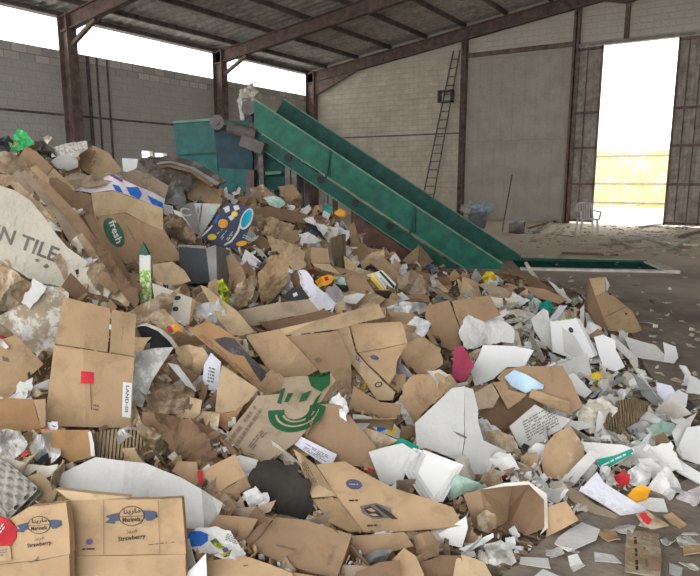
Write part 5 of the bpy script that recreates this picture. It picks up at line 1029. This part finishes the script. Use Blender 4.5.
H('strawberry_carton','carton','tan carton printed Strawberry with blue ribbon badge below the white board','strawberry carton','tan',[(70,500),(98,499.5),(126,499.5),(155,499.2),(182,498),(184,526),(186,554),(128,555),(71,556),(70.5,528)],n=(0,-1,.22),cr=.003,th=.03,
  parts=[('lower_flap','tan',[(71,556),(128,555),(186,554),(187,600),(130,602),(72,602)]),('back_flap','tan2',[(56,489,-.02),(90,493,-.02),(130,497,-.02),(126,499.5),(98,499.5),(70,500)])],
  prints=emb(131.5,516,1,-.03)+[('ell','purple',(89,542,3.2,2.8,0),'printed_mark'),('lines','ink',((82,551),(96,550.5),(82,547.5)),1,2),('lines','ink',((148,545.5),(176,542.5),(148,544.3)),1,5),('poly','fade',[(103,500),(103.5,500),(104,554),(103.5,554)],'fold_line'),('poly','fade',[(158,500),(158.5,500),(160,553),(159.5,553)],'fold_line')])
H('strawberry_carton','carton','tan carton printed Strawberry standing at the frame edge beside the egg tray','edge strawberry carton','tan',[(-16,522),(8,520),(29,507),(48,505),(66,502.5),(69,528),(70,554),(40,560),(-16,566)],n=(-.12,-1,.22),cr=.003,th=.03,
  parts=[('lower_flap','tan',[(-16,566),(40,560),(70,554),(71,600),(-16,604)])],prints=emb(39,525,.88,-.06)+[('poly','fade',[(29,562),(36,559),(39,555.5),(37,560),(31,563)],'tear')])
# egg trays of moulded pulp: a grid of cups
def egg_tray(quad, label, short, lift, m='pulp', nu=3, nv=4):
    c = (sum(p[0] for p in quad)/4, sum(p[1] for p in quad)/4); N_ = level((.0, -.75, .7)); P, nn = heap_hit(*c); hh, _ = hero_hit(*c)
    t = (P-CAM).length
    if hh is not None: t = min(t, hh[3])
    d = ray(*c).normalized(); p0 = CAM+d*(t-lift)
    cor = [on_plane(x, y, p0, N_) for x, y in quad]; bm = NB(); k = 7; G = []
    for j in range(nv*k+1):
        row = []
        for i in range(nu*k+1):
            s, q = i/(nu*k), j/(nv*k); b = cor[0].lerp(cor[1], s).lerp(cor[3].lerp(cor[2], s), q)
            z = .04*(math.cos(2*math.pi*s*nu)*math.cos(2*math.pi*q*nv))
            z = .03*max(0, z/.04)**.7 if z > 0 else -.004; row.append(bm.verts.new(b+N_*z))
        G.append(row)
    for j in range(nv*k):
        for i in range(nu*k): bm.faces.new((G[j][i], G[j][i+1], G[j+1][i+1], G[j+1][i]))
    bv = BVHTree.FromBMesh(bm); solidify(bm, .004, -N_)
    o = tag(obj('egg_tray', bm, M[m], smooth=True), label, 'egg tray', 'grey egg trays')
    rb = NB()
    for a, b in zip(cor, cor[1:]+cor[:1]): bar(rb, a, b, .012, .008, N_)
    obj('rim', rb, M[m], o)
    x0, x1 = min(p[0] for p in quad), max(p[0] for p in quad); y0, y1 = min(p[1] for p in quad), max(p[1] for p in quad)
    HEROES.append(dict(bvh=bv, box=(x0-2, y0-2, x1+2, y1+2), short=short, c=c, root=o))
egg_tray([(-26,470),(8,464),(41,492),(12,524)], 'grey pulp egg tray beneath the other at the frame edge', 'lower egg tray', .0)
egg_tray([(-32,466),(4,461),(37,489),(8,518)], 'grey pulp egg tray topmost beside the edge strawberry carton', 'upper egg tray', .03)
H('paper_cup','cup','red paper cup with white mark leaning on the edge strawberry carton','red cup','red',[(-14,518),(0,516),(10,520),(17,529),(16,538),(10,546),(-14,544)],n=(.1,-1,.3),cr=.004,curl=-.015,prints=[('lines','white',((-1,536),(6,527),(-4,531)),2,2)])
H('sticker','sticker','pale yellow printed label below the red cup','pale yellow label','tan2',[(-10,546),(2,546),(10,546),(11,560),(-10,563)],n=(0,-1,.3),cr=.002,prints=[('lines','fadegrey',((0,559),(8,558),(0,549)),4,2)])
# ---- pieces lying on the bare floor
H('paper_sheet','paper','white paper sheet lying on the floor beside the open side-lying box','white floor sheet','white',[(554.5,543),(559,536),(570,528),(582,522),(600,530),(596,540),(582,546),(569,552)],floor=True,cr=.004)
H('printed_board','board','brown printed board lying on the floor with stamped lines','stamped floor board','worn',[(627,530),(644,531),(659,534),(662,560),(660,577),(642,574),(625,571),(625,550)],floor=True,cr=.003,prints=[('lines','ink',((640,570),(638,536),(634,570)),1,8),('lines','fade',((650,567),(647,546),(644,567)),1,5)])
H('cardboard_scrap','cardboard','small brown folded scrap on the floor beside the white sheet','brown floor fold','tan',[(597,532),(606,527),(616,530),(621,540),(608,542)],floor=True,cr=.012,lift=.01)
H('cardboard_scrap','cardboard','tan scrap lying flat on the floor beyond the stamped board','tan floor scrap','tan',[(683,545),(704,544),(708,552),(684,554)],floor=True)
H('paper_sheet','paper','white paper corner lying on the floor at the bottom edge','white floor corner','white',[(530,580),(543,569),(560,577),(566,592),(528,592)],floor=True,cr=.004)
# ------------------------------------------------------------------ the countless smaller scraps, each one its own object
rnd = random.Random(11)
COVER = []            # filler footprints, so that scraps spread evenly
TONES = {'tan': 'tan', 'tan2': 'pale tan', 'brown': 'brown', 'dark': 'dark brown', 'grey': 'dusty brown', 'worn': 'scuffed brown', 'orange': 'orange brown', 'white': 'white', 'clean': 'clean white', 'dirtywhite': 'dirty white', 'greypale': 'pale grey',
         'greywhite': 'grey', 'news': 'newsprint grey', 'plasticwhite': 'shiny white', 'foil': 'silvery grey', 'plasticgreen': 'pale green', 'slate': 'dark grey', 'black': 'black', 'pink': 'pinkish', 'twine': 'cream', 'sack': 'deep brown',
         'red': 'red', 'yellow': 'yellow', 'blue': 'blue', 'teal': 'teal', 'lilac': 'cool white', 'lightblue': 'pale blue', 'tarp': 'blackish'}
def scrap_mesh(shape, s, asp, sd, cr):
    """a scrap around the origin in its own plane (z up), size s"""
    bm = NB(); nu, nv = (10, 4) if asp > 2.5 else (7, 7); G = []
    rg = random.Random(sd); k = [rg.uniform(-1, 1) for _ in range(12)]
    off = V((sd*1.37 % 50, sd*.71 % 50, 0))
    FD = make_fold(rg, 3 if shape != 'crumpled' else 5)
    fold = rg.uniform(-.25, .25); ang = rg.uniform(.5, 1.35)*rg.choice((1, 1, -1)); a0 = rg.uniform(-.5, .5)
    for j in range(nv+1):
        row = []
        for i in range(nu+1):
            x, y = i/nu*2-1, j/nv*2-1
            X = x*(1+.22*k[0]*y+.16*k[1]*x*y)+.25*k[2]*y; Y = y*(1+.25*k[3]*x+.18*k[4]*x*y)+.2*k[5]*x
            if shape in ('torn', 'crumpled') :
                e = max(abs(x), abs(y))
                if e > .99: q = V((x*2.2, y*2.2, 0))+off; X *= 1+.30*noise.noise(q)+.14*noise.noise(q*3); Y *= 1+.30*noise.noise(q+V((9, 3, 1)))+.14*noise.noise(q*3+V((2, 2, 2)))
                if shape == 'crumpled': rr = math.hypot(x, y); X, Y = X*(.72+.28/max(rr, .5)*min(1, e)), Y*(.72+.28/max(rr, .5)*min(1, e))
            X *= s*.5*math.sqrt(asp); Y *= s*.5/math.sqrt(asp); Z = 0
            if shape == 'folded':
                d = x-fold-.2*y*a0
                if d > 0:
                    Lh = d*s*.5*math.sqrt(asp); X -= Lh*(1-math.cos(ang)); Z += Lh*math.sin(abs(ang))
            if shape == 'curled':
                th_ = x*1.0; Rr = s*.5*math.sqrt(asp)/1.0; X = Rr*math.sin(th_)*.9; Z = Rr*(1-math.cos(th_))*(1 if k[6] > -.3 else -1)
            if shape == 'strip': Z += s*.12*k[6]*x*x+s*.05*k[7]*x
            q = V((X, Y, 0))*(6/s*.5)+off
            c_ = cr*s
            Z += c_*1.1*creases(FD, x, y)+c_*.35*(noise.noise(q*1.5)-abs(noise.noise(q*2.3)))
            if shape == 'crumpled': X += c_*noise.noise(q*2.2+V((5, 5, 5))); Y += c_*noise.noise(q*2.2+V((8, 1, 5)))
            row.append(bm.verts.new((X, Y, Z)))
        G.append(row)
    for j in range(nv):
        for i in range(nu):
            f = (G[j][i], G[j][i+1], G[j+1][i+1], G[j+1][i]); bm.faces.new(f)
    if shape == 'crumpled': bmesh.ops.triangulate(bm, faces=bm.faces[:])
    return bm
heroc = {}
for h in HEROES: heroc.setdefault(h['short'], h)
hero_list = list(heroc.values())
USED = {}
def label_for(x, y, adj):
    cand = sorted(hero_list, key=lambda h: (h['c'][0]-x)**2+((h['c'][1]-y)*1.2)**2)[:14]
    for h in cand:
        dx, dy = x-h['c'][0], y-h['c'][1]
        bw, bh = (h['box'][2]-h['box'][0])/2, (h['box'][3]-h['box'][1])/2
        rel = ('downhill of' if dy > 0 else 'uphill of') if abs(dy)/bh >= abs(dx)/bw else ('on the door side of' if dx > 0 else 'on the windowed wall side of')
        lab = f"{adj} {rel} the {h['short']}"
        if lab not in USED and len(lab.split()) <= 16: USED[lab] = 1; return lab, None
    h = cand[0]; lab = f"{adj} among the scraps around the {h['short']}"
    return lab, adj+' scraps around the '+h['short']
count = {}
LIM = {'cardboard_scrap': 295, 'paper_scrap': 295, 'crumpled_paper': 120, 'kraft_crumple': 110, 'cardboard_strip': 130, 'paper_strip': 110, 'plastic_scrap': 60}
def white_share(x, y):
    # the spill on the door side is mostly white paper
    a = max(0, min(1, (x-420)/100)); b = max(0, min(1, (y-285)/40)); c = .22
    return c+(.93-c)*a*b if y > 285 else (.30 if x > 180 else .2)
tries = 0
def px_free(x, y):
    hh, _ = hero_hit(x, y); return hh is None
def place(x, y, spx, floor=False):
    P, nn = heap_hit(x, y)
    if P is None: return False
    on_fl = P.z < .012
    if on_fl and not floor: return False
    d = (P-CAM).dot(CF); s = spx*d/FPX
    if x > 470 and y > 290 and spx > 30: spx = rnd.uniform(18, 30)
    s = spx*d/FPX
    if s > .42: s = .42
    wht = rnd.random() < white_share(x, y)
    if spx < 15 and rnd.random() < .09: fam = 'plastic_scrap'; m = rnd.choice(['plasticwhite', 'plasticgreen', 'black', 'slate', 'foil', 'red', 'yellow', 'blue', 'teal', 'lightblue', 'tarp', 'black'])
    elif wht:
        fam = rnd.choices(['paper_scrap', 'crumpled_paper', 'paper_strip'], [.6, .24, .16])[0]; m = rnd.choices(['white', 'clean', 'dirtywhite', 'greypale', 'greywhite', 'news', 'plasticwhite', 'pink', 'lilac', 'twine'], [5, 3, 5, 4, 2, 1.5, 1.2, .7, 1, 1.2])[0]
    else:
        fam = rnd.choices(['cardboard_scrap', 'kraft_crumple', 'cardboard_strip'], [.72, .1, .18])[0]; m = rnd.choices(['tan', 'tan2', 'brown', 'dark', 'grey', 'worn', 'orange', 'sack'], [4, 2.4, 5, 3.2, 3, 3, .8, 1])[0]
    if count.get(fam, 0) >= LIM[fam]: return False
    if fam.endswith('strip'): shape = 'strip'; asp = rnd.uniform(3, 7); s *= .75
    elif 'crumple' in fam: shape = 'crumpled'; asp = rnd.uniform(.8, 1.5)
    else: shape = rnd.choices(['flat', 'torn', 'folded', 'curled', 'crumpled'], [4, 3.4, 4, 1.3, .8])[0]; asp = rnd.uniform(1, 2.1)
    cr = {'flat': .02, 'torn': .035, 'folded': .02, 'curled': .02, 'crumpled': .11, 'strip': .01}[shape]
    if fam == 'kraft_crumple' or fam == 'crumpled_paper': cr = .14
    if fam == 'plastic_scrap': cr = .12
    if floor and on_fl: N_ = (UP+V((rnd.uniform(-.06, .06), rnd.uniform(-.06, .06), 0))).normalized(); cr *= .5
    else:
        vw = -ray(x, y).normalized(); N_ = (nn*.55+vw*.55+V((rnd.gauss(0, .42), rnd.gauss(0, .42), rnd.gauss(0, .35)))).normalized()
    th = rnd.uniform(.003, .006) if 'card' in fam else .002
    sd = rnd.randrange(10**6); bm = scrap_mesh(shape, s, asp, sd, cr)
    u = N_.orthogonal().normalized(); v_ = N_.cross(u); a = rnd.uniform(0, 6.283); u, v_ = u*math.cos(a)+v_*math.sin(a), v_*math.cos(a)-u*math.sin(a)
    lift = s*rnd.uniform(.04, .24) if not on_fl else s*cr*.8+.004
    org = P+nn*lift
    for v in bm.verts: q = v.co.copy(); v.co = org+u*q.x+v_*q.y+N_*q.z
    # do not hide the larger pieces: count outline corners that would fall in front of one
    bad = 0; tot = 0
    for v in bm.verts:
        if len(v.link_faces) <= 2:
            tot += 1; pp = proj(v.co); hh, _ = hero_hit(*pp)
            if hh is not None and (v.co-CAM).length < hh[3]: bad += 1
            elif hh is None and not floor:
                Q, _n = heap_hit(*pp)
                if Q is None or Q.z < .012 or (Q-P).length > .55: bad += .8
    if bad > tot*.22: bm.free(); return False
    if on_fl or P.z < .05:
        mz = min(v.co.z for v in bm.verts)
        if mz < .003: bmesh.ops.translate(bm, vec=(0, 0, .003-mz), verts=bm.verts[:])
    uvl = bm.loops.layers.uv.new('UVMap'); solidify(bm, th, -N_)
    for f in bm.faces:
        for l in f.loops: l[uvl].uv = (l.vert.co.dot(u), l.vert.co.dot(v_))
    o = obj(fam, bm, M[m], smooth=(shape == 'curled'))
    sz = 'tiny' if spx < 13 else 'small' if spx < 21 else 'middling' if spx < 30 else 'large'
    nm = {'cardboard_scrap': 'cardboard scrap', 'paper_scrap': 'paper scrap', 'crumpled_paper': 'paper crumple', 'kraft_crumple': 'kraft crumple', 'cardboard_strip': 'cardboard strip', 'paper_strip': 'paper strip', 'plastic_scrap': 'plastic scrap'}[fam]
    sh = {'flat': 'flat', 'torn': 'torn', 'folded': 'folded', 'curled': 'curled', 'crumpled': '', 'strip': 'narrow'}[shape]
    adj = ' '.join(t for t in (sz, sh, TONES[m], nm) if t)
    if on_fl: adj = adj+' flat on floor'
    lb, gr = label_for(x, y, adj)
    tag(o, lb, {'cardboard': 'cardboard', 'kraft': 'paper', 'paper': 'paper', 'crumpled': 'paper', 'plastic': 'plastic'}[fam.split('_')[0]], gr)
    count[fam] = count.get(fam, 0)+1
    COVER.append((x, y, spx)); return True
def near(x, y, r): return any((a-x)**2+(b-y)**2 < (r*.34+c*.14)**2 for a, b, c in COVER)
for lo, hi, n in ((28, 46, 1200), (17, 30, 5000), (8, 17, 14000)):
    for _ in range(n):
        x, y = rnd.uniform(-8, 706), rnd.uniform(140, 580); spx = rnd.uniform(lo, hi)*(1 if y > 260 else .72)
        if not px_free(x, y) or near(x, y, spx): continue
        place(x, y, spx)
# a thin scatter on the bare floor at the edge of the heap
for _ in range(70):
    x = rnd.uniform(520, 705); y = rnd.uniform(268, 400) if rnd.random() < .55 else rnd.uniform(500, 576)
    if px_free(x, y) and not near(x, y, 14): place(x, y, rnd.uniform(3, 9) if y < 400 else rnd.uniform(8, 20), floor=True)
# shreds too small to count: one loose mass
def shreds(name, m, n, pick, label):
    bm = NB(); k = 0; rg = random.Random(len(name))
    while k < n:
        x, y = rg.uniform(-5, 705), rg.uniform(145, 580)
        if not pick(x, y, rg): continue
        k += 1
        if not px_free(x, y): continue
        P, nn = heap_hit(x, y)
        if P is None or P.z < .004: continue
        d = (P-CAM).dot(CF); s = rg.uniform(4, 11)*d/FPX; a_ = rg.uniform(1, 4)
        N_ = (nn+V((rg.gauss(0, .6), rg.gauss(0, .6), rg.gauss(0, .5)))).normalized(); u = N_.orthogonal().normalized(); v_ = N_.cross(u); a = rg.uniform(0, 6.28); u, v_ = u*math.cos(a)+v_*math.sin(a), v_*math.cos(a)-u*math.sin(a)
        c = P+nn*rg.uniform(-.02, .05); w_ = s/a_; b_ = rg.uniform(-.4, .4)*s
        A = [c-u*s*.5-v_*w_*.5, c-u*s*.5+v_*w_*.5*rg.uniform(.3, 1), c+v_*w_*.5+N_*b_, c-v_*w_*.5+N_*b_, c+u*s*.5+v_*w_*.5*rg.uniform(.2, 1), c+u*s*.5-v_*w_*.5]
        vs = [bm.verts.new(q) for q in A]; bm.faces.new((vs[0], vs[3], vs[2], vs[1])); bm.faces.new((vs[3], vs[5], vs[4], vs[2]))
    solidify(bm, .0015, V((0, 0, -1)))
    tag(obj(name, bm, M[m]), label, 'shreds', kind='stuff')
shreds('brown_shreds', 'brown', 1500, lambda x, y, r: r.random() > white_share(x, y), 'small brown cardboard shreds strewn over the heap')
shreds('dark_shreds', 'dark', 1100, lambda x, y, r: r.random() > white_share(x, y), 'small dark cardboard shreds strewn over the heap')
shreds('tan_shreds', 'tan2', 1300, lambda x, y, r: r.random() > white_share(x, y), 'small tan cardboard shreds strewn over the heap')
shreds('white_shreds', 'white', 1500, lambda x, y, r: r.random() < white_share(x, y), 'small white paper shreds strewn over the spill')
shreds('grey_shreds', 'greywhite', 900, lambda x, y, r: r.random() < white_share(x, y), 'small grey paper shreds strewn over the spill')
# ------------------------------------------------------------------ daylight
w = bpy.data.worlds.new('sky'); S.world = w; w.use_nodes = True
nt = w.node_tree; bg = nt.nodes['Background']; bg.inputs[0].default_value = (.97, .985, 1, 1); bg.inputs[1].default_value = 2.6
S.view_settings.view_transform = 'Standard'; S.view_settings.look = 'None'; S.view_settings.exposure = 0.5; S.view_settings.gamma = 1; S.view_settings.use_curve_mapping = False
S.cycles.use_denoising = True
S.cycles.max_bounces = 8; S.cycles.diffuse_bounces = 5
try: S.cycles.denoiser = 'OPENIMAGEDENOISE'
except Exception: pass
